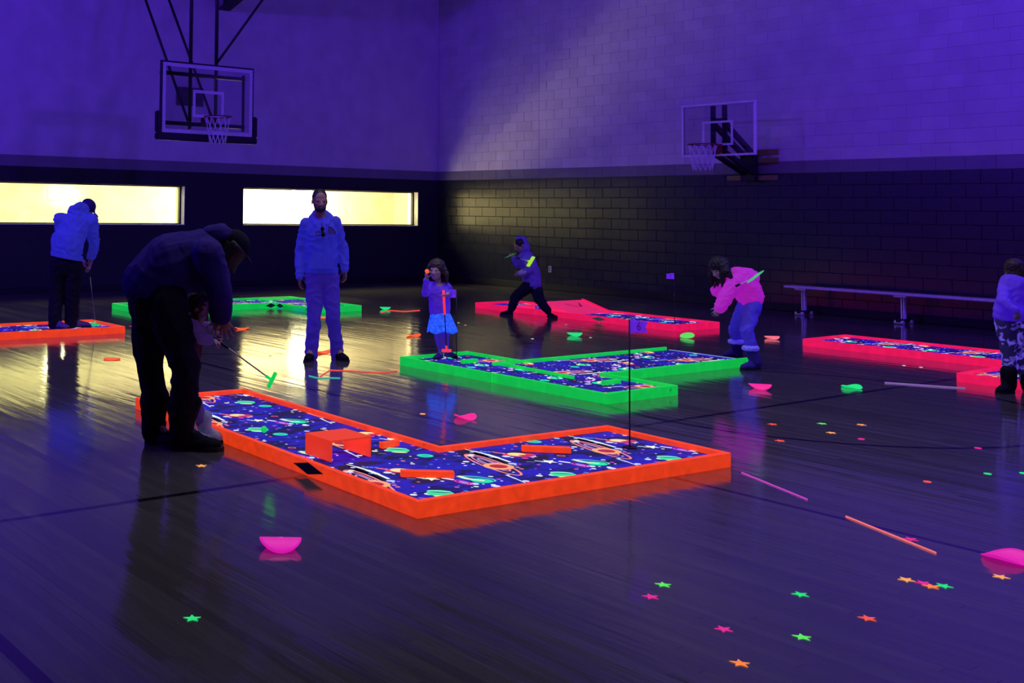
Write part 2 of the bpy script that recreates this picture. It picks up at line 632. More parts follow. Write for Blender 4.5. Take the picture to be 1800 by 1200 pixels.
# corridor behind the windows
bm = newbm()
HX, HY0, HY1, HZ = -3.4, -15.5, 1.6, 2.72
box(bm, (HX - 0.1, HY0, 0), (HX, HY1, HZ))
box(bm, (HX, HY0 - 0.1, 0), (-WT, HY0, HZ))
box(bm, (HX, HY1, 0), (-WT, HY1 + 0.1, HZ))
structure(finish(bm, 'wall_corridor', M['hallwall']))
bm = newbm()
box(bm, (HX, HY0, -0.12), (-WT, HY1, 0.0))
structure(finish(bm, 'floor_corridor', M['hallfloor']))
bm = newbm()
box(bm, (HX, HY0, HZ), (-WT, HY1, HZ + 0.1))
structure(finish(bm, 'ceiling_corridor', M['hallwall']))
# doors and trim on the corridor's far wall, seen as faint lines through the panes
for i, yy in enumerate((-1.05, -11.9)):
    bm = newbm()
    for a, b, c, d in ((yy, yy + .05, 0, 2.12), (yy + .95, yy + 1.0, 0, 2.12), (yy, yy + 1.0, 2.08, 2.13)):
        box(bm, (HX, a, c), (HX + 0.03, b, d))
    dr = structure(finish(bm, 'door_%d' % (i + 1), M['jamb']))
    bm = newbm()
    box(bm, (HX + .002, yy + .05, 0), (HX + .02, yy + .95, 2.08))
    finish(bm, 'door_leaf', M['hallwall'], dr)
    bm = newbm()
    tube(bm, [(HX + .02, yy + .12, 1.0), (HX + .07, yy + .12, 1.0), (HX + .07, yy + .22, 1.0)], 0.01, 8)
    finish(bm, 'handle', M['alu'], dr)
# corridor wall lamps (their mirror images make the hot spots on the floor)
for y_, z_, s_ in ((-1.45, 2.03, 'right'), (-7.9, 1.84, 'left')):
    t_ = thing('wall_lamp', 'bright corridor wall lamp behind the %s window' % ('right-hand long' if s_ == 'right' else 'left-hand long'), 'lamp', (HX, y_, z_))
    bm = newbm()
    box(bm, (0.0, -0.34, -0.13), (0.02, 0.34, 0.13))
    finish(bm, 'back_plate', M['white_metal'], t_)
    bm = newbm()
    box(bm, (0.02, -0.31, -0.1), (0.07, 0.31, 0.1))
    bevel(bm, 0.012, 2)
    finish(bm, 'diffuser', M['lamp'], t_)

# the rest of the shell, ceiling, base boards, roof beam
bm = newbm()
box(bm, (0, RY - 0.2, 0), (RX, RY, RZ))
structure(finish(bm, 'wall_front', M['wall']))
bm = newbm()
box(bm, (RX, RY - .2, 0), (RX + 0.2, 0.2, RZ))
structure(finish(bm, 'wall_back', M['wall']))
bm = newbm()
box(bm, (-.2, RY - .2, RZ), (RX + .2, 0.25, RZ + 0.2))
structure(finish(bm, 'ceiling', M['ceiling']))
bm = newbm()
box(bm, (0.0, RY, 0.0), (0.014, 0, 0.11))
bevel(bm, 0.004)
structure(finish(bm, 'baseboard_left', M['black']))
bm = newbm()
box(bm, (0.014, -0.022, 0.0), (RX, 0, 0.13))
bevel(bm, 0.004)
structure(finish(bm, 'baseboard_right', M['black']))
# sloping roof beam that meets the left wall high above the backboard
bm = newbm()
p0 = Vector((0.0, -5.93, 5.62))
dr_ = Vector((1.0, 0.0, 0.30)).normalized()
nv = Vector((-dr_.z, 0, dr_.x))
for hw, z0, z1 in ((0.14, 0.0, 0.03), (0.14, 0.42, 0.45), (0.02, 0.03, 0.42)):
    vs = []
    for s in (0.0, 6.0):
        for yy, zz in ((-hw, z0), (hw, z0), (hw, z1), (-hw, z1)):
            vs.append(bm.verts.new(p0 + dr_ * s + Vector((0, yy, 0)) + nv * zz))
    for f in ((0, 1, 2, 3), (7, 6, 5, 4), (0, 4, 5, 1), (1, 5, 6, 2), (2, 6, 7, 3), (3, 7, 4, 0)):
        bm.faces.new([vs[i] for i in f])
o = finish(bm, 'beam', M['darkmetal'])
structure(o)
# louvre vent on the left wall, behind the backboard
t_ = thing('wall_vent', 'grey louvred vent on left wall seen through the large backboard', 'vent', (0, -6.71, 3.8))
bm = newbm()
for a, b, c, d in ((-.31, .31, -.185, -.165), (-.31, .31, .165, .185), (-.31, -.29, -.165, .165), (.29, .31, -.165, .165)):
    box(bm, (0.0, a, c), (0.03, b, d))
finish(bm, 'frame', M['vent'], t_)
bm = newbm()
box(bm, (0.0, -.29, -.165), (0.004, .29, .165))
finish(bm, 'backing', M['vent'], t_)
for i in range(9):
    bm = newbm()
    zz = -0.15 + i * 0.036
    box(bm, (-0.012, -.29, -.002), (0.012, .29, .002), mtx=Matrix.Translation((0.017, 0, zz)) @ Matrix.Rotation(0.7, 4, 'Y'))
    finish(bm, 'slat', M['vent'], t_)
# outlet
t_ = thing('wall_outlet', 'small cream power outlet low on the block wall behind running child', 'outlet', (3.332, 0, 0.428))
bm = newbm()
box(bm, (-.04, -.008, -.065), (.04, 0, .065))
bevel(bm, .003)
finish(bm, 'cover_plate', M['cream'], t_)
for zz in (-.024, .024):
    bm = newbm()
    box(bm, (-.016, -.0105, zz - .014), (.016, -.0078, zz + .014))
    bevel(bm, .001)
    finish(bm, 'socket', M['black'], t_)


# ================================================================== BASKETBALL GOALS
def net(parent, c, r, drop, rb):
    bm = newbm()
    n = 12
    for dirn in (1, -1):
        for k in range(n):
            pts = []
            for j in range(7):
                t = j / 6
                a = 2 * PI * (k + dirn * t * 1.5) / n
                rr = r + (rb - r) * (t ** 0.7)
                pts.append(c + Vector((math.cos(a) * rr, math.sin(a) * rr, -drop * t)))
            tube(bm, pts, 0.0055, 5)
    return finish(bm, 'net', M['net'], parent)


def rim(parent, c, back, r=0.2286):
    """ring, its bracket and the loops; back = unit vector from ring towards the board"""
    bm = newbm()
    pts = [c + Vector((math.cos(2 * PI * k / 40) * r, math.sin(2 * PI * k / 40) * r, 0)) for k in range(41)]
    tube(bm, pts, 0.010, 8, caps=False)
    side = Vector((-back.y, back.x, 0))
    for s in (-1, 1):
        tube(bm, [c + back * (r * .75) + side * s * r * .62, c + back * (r + .16) + side * s * .06 - Vector((0, 0, .07))], 0.008, 6)
    o = finish(bm, 'rim', M['rim'], parent)
    bm = newbm()
    p = c + back * (r + 0.165)
    mx = Matrix.Translation(p) @ Matrix(((side.x, back.x, 0, 0), (side.y, back.y, 0, 0), (0, 0, 1, 0), (0, 0, 0, 1)))
    box(bm, (-.09, -.03, -.13), (.09, .01, .02), mtx=mx)
    box(bm, (-.07, -.13, -.02), (.07, -.03, .0), mtx=mx)
    finish(bm, 'rim_bracket', M['rim'], o)
    return o


def bars(parent, name, m, segs, r):
    for a, b in segs:
        bm = newbm()
        tube(bm, [a, b], r, 8)
        finish(bm, name, m, parent)


# big glass goal hung from the roof, parallel to the left wall
gx, gy, gz, gw, gh = 3.12, -8.151, 2.79, 1.829, 1.219
goal = thing('basketball_hoop', 'large glass basketball backboard with black edge padding hung from the roof on the left', 'basketball hoop', (gx, gy, gz))
V = Vector
bm = newbm()
fwid = 0.045
for a, b, c, d in ((-gw / 2, gw / 2, 0, fwid), (-gw / 2, gw / 2, gh - fwid, gh), (-gw / 2, -gw / 2 + fwid, fwid, gh - fwid), (gw / 2 - fwid, gw / 2, fwid, gh - fwid)):
    box(bm, (-0.05, a, c), (-0.005, b, d))
bevel(bm, .003)
finish(bm, 'frame', M['darkmetal'], goal)
bm = newbm()
box(bm, (-0.012, -gw / 2 + .01, .01), (0.0, gw / 2 - .01, gh - .01))
finish(bm, 'glass_pane', M['board_glass'], goal)
bm = newbm()
lw, ins = 0.06, 0.03
for a, b, c, d in ((-gw / 2 + ins, gw / 2 - ins, ins, ins + lw), (-gw / 2 + ins, gw / 2 - ins, gh - ins - lw, gh - ins),
                   (-gw / 2 + ins, -gw / 2 + ins + lw, ins + lw, gh - ins - lw), (gw / 2 - ins - lw, gw / 2 - ins, ins + lw, gh - ins - lw)):
    box(bm, (0.0005, a, c), (0.002, b, d))
M['board_white'] = mat('white_board_paint', (0.75, 0.74, 0.78, 1), 0.5)
finish(bm, 'border_line', M['board_white'], goal)
bm = newbm()
tw, th, tz = 0.61, 0.457, 0.31
for a, b, c, d in ((-tw / 2, tw / 2, tz, tz + .05), (-tw / 2, tw / 2, tz + th - .05, tz + th), (-tw / 2, -tw / 2 + .05, tz + .05, tz + th - .05), (tw / 2 - .05, tw / 2, tz + .05, tz + th - .05)):
    box(bm, (0.0005, a, c), (0.002, b, d))
finish(bm, 'target_square', M['board_white'], goal)
bm = newbm()
pad = 0.075
for a, b, c, d in ((-gw / 2 - pad, gw / 2 + pad, -pad - .02, 0.02), (-gw / 2 - pad, -gw / 2 + .012, 0.02, 0.38), (gw / 2 - .012, gw / 2 + pad, 0.02, 0.38)):
    box(bm, (-0.075, a, c), (0.022, b, d))
bevel(bm, .018, 2)
finish(bm, 'edge_padding', M['padding'], goal)
rim(goal, V((0.31, 0, 0.31)), V((-1, 0, 0)))
net(goal, V((0.31, 0, 0.30)), 0.222, 0.44, 0.13)
yl, yr = -8.385 - gy, -7.875 - gy
bm = newbm()
for a in (yl, yr):
    tube(bm, [(-.22, a, 0.12), (-.22, a, RZ - gz)], 0.032, 10)
finish(bm, 'hanging_pole', M['darkmetal'], goal)
for a, (u0, v0), (u1, v1) in ((yl, (252, 0), (326, 226)), (yr, (294, 0), (364, 203))):
    q0, q1 = onplane(u0, v0, 1, a + gy), onplane(u1, v1, 1, a + gy)
    e = q0 + (q0 - q1) * 0.9
    bars(goal, 'back_brace', M['darkmetal'], [(V((-.2, a, 0.15)), V((e.x - gx, a, e.z - gz)))], 0.024)
bars(goal, 'sway_brace', M['darkmetal'], [(V((-.22, yr, 1.27)), V((-.22, yr + 2.2, 1.27 + 2.85)))], 0.024)
bars(goal, 'cross_bar', M['darkmetal'], [(V((-.13, -.86, 1.03)), V((-.13, .80, 1.03))), (V((-.13, -.86, .2)), V((-.13, .80, .2)))], 0.034)
bars(goal, 'side_bar', M['darkmetal'], [(V((-.13, .78, .12)), V((-.13, .78, 1.1))), (V((-.13, -.84, .12)), V((-.13, -.84, 1.1)))], 0.026)
bars(goal, 'mount_stub', M['darkmetal'], [(V((-.22, a, z)), V((-.04, a, z))) for a in (yl, yr) for z in (.2, 1.03)], 0.022)

# smaller goal on an arm from the right wall
hx, hy, hz, hw_, hh = 7.952, -1.2, 2.562, 1.347, 0.887
goal2 = thing('basketball_hoop', 'smaller white framed basketball backboard on dark arms fixed to the block wall', 'basketball hoop', (hx, hy, hz))
bm = newbm()
f_ = 0.035
for a, b, c, d in ((-hw_ / 2, hw_ / 2, 0, f_), (-hw_ / 2, hw_ / 2, hh - f_, hh), (-hw_ / 2, -hw_ / 2 + f_, f_, hh - f_), (hw_ / 2 - f_, hw_ / 2, f_, hh - f_)):
    box(bm, (a, -0.012, c), (b, 0.035, d))
bevel(bm, .004)
finish(bm, 'frame', M['white_metal'], goal2)
bm = newbm()
box(bm, (-hw_ / 2 + .01, -.004, .01), (hw_ / 2 - .01, .004, hh - .01))
finish(bm, 'glass_pane', M['board_glass'], goal2)
bm = newbm()
tw, th, tz = 0.56, 0.41, 0.175
for a, b, c, d in ((-tw / 2, tw / 2, tz, tz + .035), (-tw / 2, tw / 2, tz + th - .035, tz + th), (-tw / 2, -tw / 2 + .04, tz + .035, tz + th - .035), (tw / 2 - .04, tw / 2, tz + .035, tz + th - .035)):
    box(bm, (a, -.0065, c), (b, -.0045, d))
finish(bm, 'target_square', M['board_white'], goal2)
rim(goal2, V((0.0, -0.41, 0.175)), V((0, 1, 0)), 0.2286)
net(goal2, V((0.0, -0.41, 0.168)), 0.222, 0.42, 0.15)
for s in (-.12, .09):
    bm = newbm()
    box(bm, (s - .03, .03, .03), (s + .03, .09, .845))
    finish(bm, 'upright', M['darkmetal'], goal2)
bm = newbm()
box(bm, (-.15, .035, .57), (.12, .08, .63))
finish(bm, 'upright_tie', M['darkmetal'], goal2)
wallb = onplane(1319, 296, 1, -0.12) - V((hx, hy, hz))


def strut(name, a, b, wx, wz, parent, m):
    a, b = V(a), V(b)
    d = (b - a)
    L = d.length
    rot = d.to_track_quat('Y', 'Z').to_matrix().to_4x4()
    bm = newbm()
    box(bm, (-wx, 0, -wz), (wx, L, wz), mtx=Matrix.Translation(a) @ rot)
    bevel(bm, .004)
    return finish(bm, name, m, parent)


for s in (-.12, .09):
    strut('upper_arm', (s, .06, .55), (wallb.x + s * .9, 1.06, wallb.z + .22), .03, .045, goal2, M['darkmetal'])
    strut('lower_arm', (s, .06, .06), (wallb.x + s * .9, 1.06, wallb.z - .08), .028, .045, goal2, M['darkmetal'])
bm = newbm()
box(bm, (wallb.x - .16, 1.03, wallb.z - .22), (wallb.x + .10, 1.15, wallb.z + .24))
bevel(bm, .006)
finish(bm, 'wall_mount', M['darkmetal'], goal2)
for (u0, v0, u1, v1) in ((1300, 263.5, 1368, 272), (1300, 278, 1368, 286.5), (1279, 308, 1367, 317.5)):
    a, b = onplane(u0, v1, 1, -0.02), onplane(u1, v0, 1, -0.02)
    zc = (onplane((u0 + u1) / 2, (v0 + v1) / 2, 1, -.02)).z
    bm = newbm()
    box(bm, (a.x - hx, 1.155, zc - .042 - hz), (b.x - hx, 1.2, zc + .042 - hz))
    bevel(bm, .003)
    finish(bm, 'wall_timber', M['wood_board'], goal2)

# ================================================================== BENCH
bx0, bx1, by = 8.66, 12.35, -0.40
bench = thing('bench', 'long grey aluminium bench along the dark block wall', 'bench', (bx0, by, 0))
bm = newbm()
box(bm, (0, -.125, .425), (bx1 - bx0, .125, .46))
bevel(bm, .008, 2)
finish(bm, 'seat', M['alu'], bench)
for lx in (0.27, 1.80, 3.33):
    bm = newbm()
    for s in (-1, 1):
        box(bm, (lx + s * .017 - .009, -.03, .07), (lx + s * .017 + .009, .03, .425))
    box(bm, (lx - .004, -.02, .1), (lx + .004, .02, .42), 1)
    lg = finish(bm, 'leg', [M['white_metal'], M['darkmetal']], bench)
    bm = newbm()
    box(bm, (lx - .09, -.11, .40), (lx + .09, .11, .424))
    finish(bm, 'seat_bracket', M['alu'], lg)
    bm = newbm()
    box(bm, (lx - .045, -.16, .02), (lx + .045, .16, .075))
    bevel(bm, .012, 2)
    ft = finish(bm, 'foot', M['black'], bench)
    for s in (-1, 1):
        bm = newbm()
        tube(bm, [(lx - .065, s * .13, .03), (lx + .065, s * .13, .03)], .03, 12)
        finish(bm, 'caster', M['alu'], ft)

# ================================================================== SPACE FABRIC
DECK = 0.058                      # height of the carpeted deck inside the rails
A_, B_ = (0.465, 0.957), (0.93, 0.0)


def ell(cx, cy, rx, ry, ang=0.0, n=22, a0=0, a1=2 * PI):
    ca, sa = math.cos(ang), math.sin(ang)
    return [(cx + ca * rx * math.cos(t) - sa * ry * math.sin(t), cy + sa * rx * math.cos(t) + ca * ry * math.sin(t))
            for t in [a0 + (a1 - a0) * i / (n if a1 - a0 < 6.28 else n) for i in range(n + (1 if a1 - a0 < 6.2 else 0))]]


def strokes(pts, w, closed=False):
    out = []
    n = len(pts)
    for i in range(n if closed else n - 1):
        p, q = pts[i], pts[(i + 1) % n]
        dx, dy = q[0] - p[0], q[1] - p[1]
        L = math.hypot(dx, dy) or 1
        ww = w(i / max(n - 1, 1)) if callable(w) else w
        nx, ny = -dy / L * ww / 2, dx / L * ww / 2
        ex, ey = dx / L * ww * .2, dy / L * ww * .2
        out.append([(p[0] - ex + nx, p[1] - ey + ny), (p[0] - ex - nx, p[1] - ey - ny), (q[0] + ex - nx, q[1] + ey - ny), (q[0] + ex + nx, q[1] + ey + ny)])
    return out


def star_poly(cx, cy, r, rot=0.0, k=0.45):
    return [(cx + math.cos(rot + PI / 5 * i) * (r if i % 2 == 0 else r * k), cy + math.sin(rot + PI / 5 * i) * (r if i % 2 == 0 else r * k)) for i in range(10)]


HD = math.atan2(-0.61, 0.79)      # the direction across the picture, in fabric coordinates
motif = []                        # (polygon, colour, layer)


def put(poly, rgb, layer):
    motif.append((poly, srgb(*rgb), layer))


def puts(polys, rgb, layer):
    for p in polys:
        put(p, rgb, layer)


# whorl of rings round a red-hearted planet
gc = (0.195, 0.60)
ga = math.atan2(0.94 - 0.38, 0.25 - 0.15)
put(ell(0.235, 0.76, 0.30, 0.085, ga), (6, 3, 30), 0)
put(ell(0.325, 0.86, 0.24, 0.035, ga + .1), (4, 2, 24), 0)
puts(strokes(ell(0.20, 0.66, 0.285, 0.072, ga, 30), 0.015, True), (255, 140, 130), 2)
puts(strokes(ell(0.205, 0.68, 0.20, 0.042, ga, 26), 0.012, True), (235, 130, 190), 2)
puts(strokes(ell(0.21, 0.70, 0.12, 0.022, ga, 20), 0.010, True), (190, 170, 255), 2)
puts(strokes([(0.337, 1.06), (0.352, 0.98), (0.360, 0.88), (0.356, 0.78), (0.342, 0.66)], lambda t: 0.012 + 0.02 * (1 - abs(2 * t - 1))), (235, 245, 240), 2)
put(ell(*gc, 0.092, 0.086, HD), (255, 170, 115), 4)
put(ell(*gc, 0.055, 0.047, HD), (185, 30, 42), 5)
puts(strokes([(0.085, 0.42), (0.07, 0.33), (0.048, 0.22)], lambda t: 0.016 * (1 - .6 * t)), (220, 225, 255), 2)
# ringed cream planet
put(ell(0.535, 0.775, 0.105, 0.055, HD + .12), (225, 58, 78), 3)
put(ell(0.528, 0.792, 0.058, 0.047, HD), (255, 225, 150), 4)
put(ell(0.56, 0.742, 0.05, 0.018, HD + .2), (190, 30, 60), 5)
puts(strokes([(0.44, 0.90), (0.475, 0.845)], 0.02), (255, 120, 130), 3)
put(ell(0.50, 0.69, 0.022, 0.014, HD), (255, 60, 190), 3)
# teal ringed planet
put(ell(0.775, 0.46, 0.085, 0.05, HD - .4), (30, 105, 165), 3)
put(ell(0.79, 0.378, 0.062, 0.05, HD), (20, 235, 165), 5)
puts(strokes(ell(0.80, 0.425, 0.10, 0.05, HD - .3, 24), 0.012, True), (95, 215, 200), 4)
puts(strokes([(0.742, 0.52), (0.748, 0.46), (0.768, 0.415), (0.80, 0.375)], lambda t: 0.03 * (1 - .4 * t)), (240, 240, 205), 6)
# magenta crater ring
puts(strokes(ell(0.672, 0.40, 0.06, 0.026, HD - .75, 18), 0.011, True), (235, 60, 215), 3)
put(ell(0.672, 0.40, 0.035, 0.013, HD - .75), (185, 160, 235), 3)
put(ell(0.755, 0.635, 0.05, 0.045, HD), (10, 4, 22), 1)
puts(strokes(ell(0.755, 0.635, 0.024, 0.018, HD, 7), 0.010, True), (235, 90, 170), 3)
# white star with tails
put(star_poly(0.565, 0.553, 0.055, 0.3), (245, 250, 215), 4)
puts(strokes([(0.505, 0.61), (0.53, 0.575)], 0.014), (220, 235, 255), 3)
puts(strokes([(0.63, 0.53), (0.66, 0.475)], lambda t: 0.024 * (1 - .7 * t)), (235, 240, 255), 3)
# banded green planet and plain disc
put(ell(0.395, 0.275, 0.075, 0.068, HD), (60, 225, 150), 3)
put(ell(0.415, 0.31, 0.066, 0.022, HD), (130, 240, 200), 4)
put(ell(0.405, 0.292, 0.06, 0.010, HD), (12, 90, 90), 5)
put(ell(0.365, 0.218, 0.05, 0.016, HD), (235, 240, 160), 4)
put(ell(0.449, 0.07, 0.052, 0.045, HD), (30, 225, 180), 3)
put(ell(0.449, 0.065, 0.028, 0.016, HD), (15, 180, 165), 4)
r2 = random.Random(5)
for i in range(46):
    put(ell(r2.uniform(0, .93), r2.uniform(0, .957), *(lambda s: (s, s * .85))(r2.choice([.007, .009, .012, .016, .021, .027])), HD, 9), r2.choice([(240, 245, 255), (235, 240, 230), (220, 225, 255), (190, 200, 255)]), 2)
for i in range(30):
    put(ell(r2.uniform(0, .93), r2.uniform(0, .957), *(lambda s: (s, s * .8))(r2.uniform(.007, .016)), HD, 8), r2.choice([(240, 90, 170), (200, 70, 220), (250, 130, 120), (60, 130, 240), (80, 120, 255)]), 2)
for i in range(5):
    x, y = r2.uniform(0, .93), r2.uniform(0, .957)
    puts(strokes([(x, y), (x + .035, y - .03)], 0.008), (150, 150, 235), 2)


def clip_poly(poly, rect):
    x0, y0, x1, y1 = rect
    for ax, val, sg in ((0, x0, 1), (0, x1, -1), (1, y0, 1), (1, y1, -1)):
        out = []
        for i in range(len(poly)):
            p, q = poly[i], poly[(i + 1) % len(poly)]
            pi, qi = (p[ax] - val) * sg >= 0, (q[ax] - val) * sg >= 0
            if pi:
                out.append(p)
            if pi != qi:
                t = (val - p[ax]) / (q[ax] - p[ax])
                out.append((p[0] + (q[0] - p[0]) * t, p[1] + (q[1] - p[1]) * t))
        poly = out
        if len(poly) < 3:
            return None
    return poly


def fabric_material():
    k = NT('space_print_fabric')
    at = k.n('ShaderNodeAttribute', attribute_name='ink')
    tc = k.n('ShaderNodeTexCoord')
    mp = k.n('ShaderNodeMapping', inp={'Vector': tc.outputs['Object'], 'Rotation': (0, 0, -HD), 'Scale': (0.8, 1.7, 1)})
    nz = k.n('ShaderNodeTexNoise', inp={'Vector': mp.outputs[0], 'Scale': 5.5, 'Detail': 5.0, 'Roughness': 0.6, 'Distortion': 0.6})
    n2 = k.n('ShaderNodeTexNoise', inp={'Vector': tc.outputs['Object'], 'Scale': 40.0, 'Detail': 3.0})
    f = k.n('ShaderNodeMapRange', inp={0: nz.outputs[0], 1: 0.42, 2: 0.55, 3: 0.0, 4: 1.0}).outputs[0]
    bg = k.mix(f, srgb(8, 4, 46), srgb(27, 17, 180))
    f2 = k.n('ShaderNodeMapRange', inp={0: n2.outputs[0], 1: 0.35, 2: 0.7, 3: 0.8, 4: 1.25}).outputs[0]
    bgh = k.n('ShaderNodeHueSaturation', inp={'Value': f2, 'Color': bg})
    col = k.mix(at.outputs['Alpha'], bgh.outputs[0], at.outputs['Color'])
    k.link(col, k.b.inputs['Emission Color'])
    k.b.inputs['Emission Strength'].default_value = 1.0
    k.b.inputs['Base Color'].default_value = (0.015, 0.012, 0.06, 1)
    k.b.inputs['Roughness'].default_value = 0.85
    return k.m


M['fabric'] = fabric_material()


def make_mat(parent, rects, off=(0.0, 0.0), zt=DECK - 0.002):
    """carpet on a board: solid slab with the printed motifs as thin inked faces on top"""
    bm = newbm()
    lay_ = bm.faces.layers.float_color.new('ink')
    for (x0, y0, x1, y1) in rects:
        for f in box(bm, (x0, y0, 0.002), (x1, y1, zt)):
            f[lay_] = (0, 0, 0, 0)
    X0 = min(r[0] for r in rects)
    X1 = max(r[2] for r in rects)
    Y0 = min(r[1] for r in rects)
    Y1 = max(r[3] for r in rects)
    for j in range(int((Y0 - off[1]) / A_[1]) - 2, int((Y1 - off[1]) / A_[1]) + 2):
        for i in range(-6, 12):
            ox, oy = off[0] + i * B_[0] + j * A_[0], off[1] + j * A_[1]
            if ox < X0 - 1.5 or ox > X1 + .6 or oy < Y0 - 1.4 or oy > Y1 + .4:
                continue
            for poly, colr, L in motif:
                mx = [p[0] + ox for p in poly]
                my = [p[1] + oy for p in poly]
                pp = list(zip(mx, my))
                for rc in rects:
                    if max(mx) < rc[0] or min(mx) > rc[2] or max(my) < rc[1] or min(my) > rc[3]:
                        continue
                    c = clip_poly(pp, rc)
                    if not c:
                        continue
                    vs = [bm.verts.new((p[0], p[1], zt + 0.0003 * (L + 1))) for p in c]
                    try:
                        f = bm.faces.new(vs)
                    except ValueError:
                        continue
                    f.normal_update()
                    if f.normal.z < 0:
                        f.normal_flip()
                    f[lay_] = (colr[0], colr[1], colr[2], 1.0)
    return finish(bm, 'mat', M['fabric'], parent, recalc=False)


RT_, RH = 0.038, 0.0885


def rails(parent, poly, m, splits=None, skip=(), hts=None):
    """mitred 2x4 rails along a counter-clockwise outline; long runs made of two pieces butted together"""
    n = len(poly)
    P = [V((p[0], p[1])) for p in poly]
    inn = []
    for i in range(n):
        a, b, c = P[i - 1], P[i], P[(i + 1) % n]
        d0, d1 = (b - a).normalized(), (c - b).normalized()
        n0, n1 = V((-d0.y, d0.x)), V((-d1.y, d1.x))
        k = (n0 + n1) / (1 + n0.dot(n1))
        inn.append(b + k * RT_)
    for i in range(n):
        if i in skip:
            continue
        j = (i + 1) % n
        fr = [0.0] + list((splits or {}).get(i, [])) + [1.0]
        for s, (f0, f1) in enumerate(zip(fr[:-1], fr[1:])):
            g = 0.003
            L = (P[j] - P[i]).length

            def along(f, side):
                o_ = P[i].lerp(P[j], f)
                if side == 'o':
                    return o_
                if f in (0.0, 1.0):
                    return inn[i] if f == 0 else inn[j]
                d = (P[j] - P[i]).normalized()
                return o_ + V((-d.y, d.x)) * RT_
            e0 = f0 + (g / L if f0 > 0 else 0)
            e1 = f1 - (g / L if f1 < 1 else 0)
            q = [along(e0, 'o'), along(e1, 'o'), along(e1, 'i'), along(e0, 'i')]
            bm = newbm()
            prism(bm, q, 0.0, RH + (0.0012 if (i + s) % 2 else 0.0))
            bevel(bm, 0.0025)
            finish(bm, 'rail', m, parent)


def bar(parent, name, a, b, w, h, m, z=DECK + .0005):
    a, b = V((a[0], a[1], z)), V((b[0], b[1], z))
    d = b - a
    L = d.length
    mx = Matrix.Translation(a) @ Matrix.Rotation(math.atan2(d.y, d.x), 4, 'Z')
    bm = newbm()
    box(bm, (0, -w / 2, 0), (L, w / 2, h), mtx=mx)
    bevel(bm, 0.003)
    return finish(bm, name, m, parent)


def diamond(parent, centre, along, outw, half, hh, m):
    """dark diamond patch screwed over the joint of two rails"""
    c, al, ow = V(centre), V(along).normalized(), V(outw).normalized()
    bm = newbm()
    zv = V((0, 0, 1))
    pts = [c - al * half, c - zv * hh, c + al * half, c + zv * hh]
    f = [bm.verts.new(p + ow * 0.004) for p in pts]
    b = [bm.verts.new(p + ow * 0.0005) for p in pts]
    bm.faces.new(f)
    bm.faces.new(b[::-1])
    for i in range(4):
        bm.faces.new((f[i], b[i], b[(i + 1) % 4], f[(i + 1) % 4]))
    return finish(bm, 'joint_patch', m, parent)


M['patch'] = mat('dark_patch', (0.012, 0.012, 0.03, 1), 0.6)
M['patch2'] = mat('grey_green_patch', (0.03, 0.05, 0.045, 1), 0.6, emit=srgb(55, 75, 62), es=0.5)

# --- orange L course in the foreground
oc = V((14.6008, -13.8026, 0))
oth = math.radians(87.2334)
OL1, OL2, OW = 3.457, 2.5195, 0.99
course1 = thing('minigolf_course', 'orange L-shaped mini golf course in the foreground with a tunnel and flag 6', 'mini golf course', oc, oth)
R1 = Matrix.Translation(oc) @ Matrix.Rotation(oth, 4, 'Z')
R1i = R1.inverted()
_o = R1i @ fl(868, 817, DECK) - R1i @ fl(868, 817, 0.027)
make_mat(course1, [(RT_, RT_, OL2 - RT_, OW - RT_), (RT_, OW - RT_, OW - RT_, OL1 - RT_)], (_o.x, _o.y))
rails(course1, [(0, 0), (OL2, 0), (OL2, OW), (OW, OW), (OW, OL1), (0, OL1)], M['orange_paint'], splits={5: [(OL1 - 1.01) / OL1]})
diamond(course1, (0, 1.01, 0.047), (0, 1, 0), (-1, 0, 0), 0.16, 0.035, M['patch'])
def loc1(x, y, z=DECK):
    return R1i @ fl(x, y, z)


tp = [loc1(538, 797), loc1(581, 812.5), loc1(652, 803)]
tun = thing('tunnel', 'orange open box tunnel standing on the space carpet of the orange course', 'tunnel obstacle', R1 @ V((tp[1].x, tp[1].y, DECK + .0015)), oth)
dv = V((tp[0].x - tp[1].x, tp[0].y - tp[1].y, 0))
du = V((tp[2].x - tp[1].x, tp[2].y - tp[1].y, 0))
Lv, Lu = dv.length, du.length
tun.rotation_euler = (0, 0, oth + math.atan2(du.y, du.x))
tt, thh = 0.012, 0.127
bm = newbm()
box(bm, (0, 0, 0), (tt, Lv, thh - tt))
finish(bm, 'side_panel', M['orange_panel'], tun)
bm = newbm()
box(bm, (Lu - tt, 0, 0), (Lu, Lv, thh - tt))
finish(bm, 'side_panel', M['orange_panel'], tun)
bm = newbm()
box(bm, (-.002, -.002, thh - tt), (Lu + .002, Lv + .002, thh))
finish(bm, 'top_panel', M['orange_panel'], tun)


def obstacle(label, a, b, w, h, m, group, z=DECK + .0015):
    """a loose painted block lying on a course"""
    a, b = V((a.x, a.y, z)), V((b.x, b.y, z))
    d = b - a
    bm = newbm()
    box(bm, (0, -w / 2, 0), (d.length, w / 2, h))
    bevel(bm, 0.003)
    o = finish(bm, 'obstacle_block', m)
    o.location = a
    o.rotation_euler = (0, 0, math.atan2(d.y, d.x))
    return tag(o, label, 'obstacle', group)


obstacle('short orange block on the orange course just beyond the tunnel', fl(670, 785, .07), fl(699, 780, .07), .04, .038, M['orange_paint'], 'orange course blocks')
obstacle('long orange block on the orange course right of the tunnel towards the front corner', fl(704, 834, .07), fl(798, 836, .07), .04, .038, M['orange_paint'], 'orange course blocks')
obstacle('orange block on the far arm of the orange course near the back rail', fl(917, 790, .07), fl(1003, 793, .07), .04, .038, M['orange_paint'], 'orange course blocks')
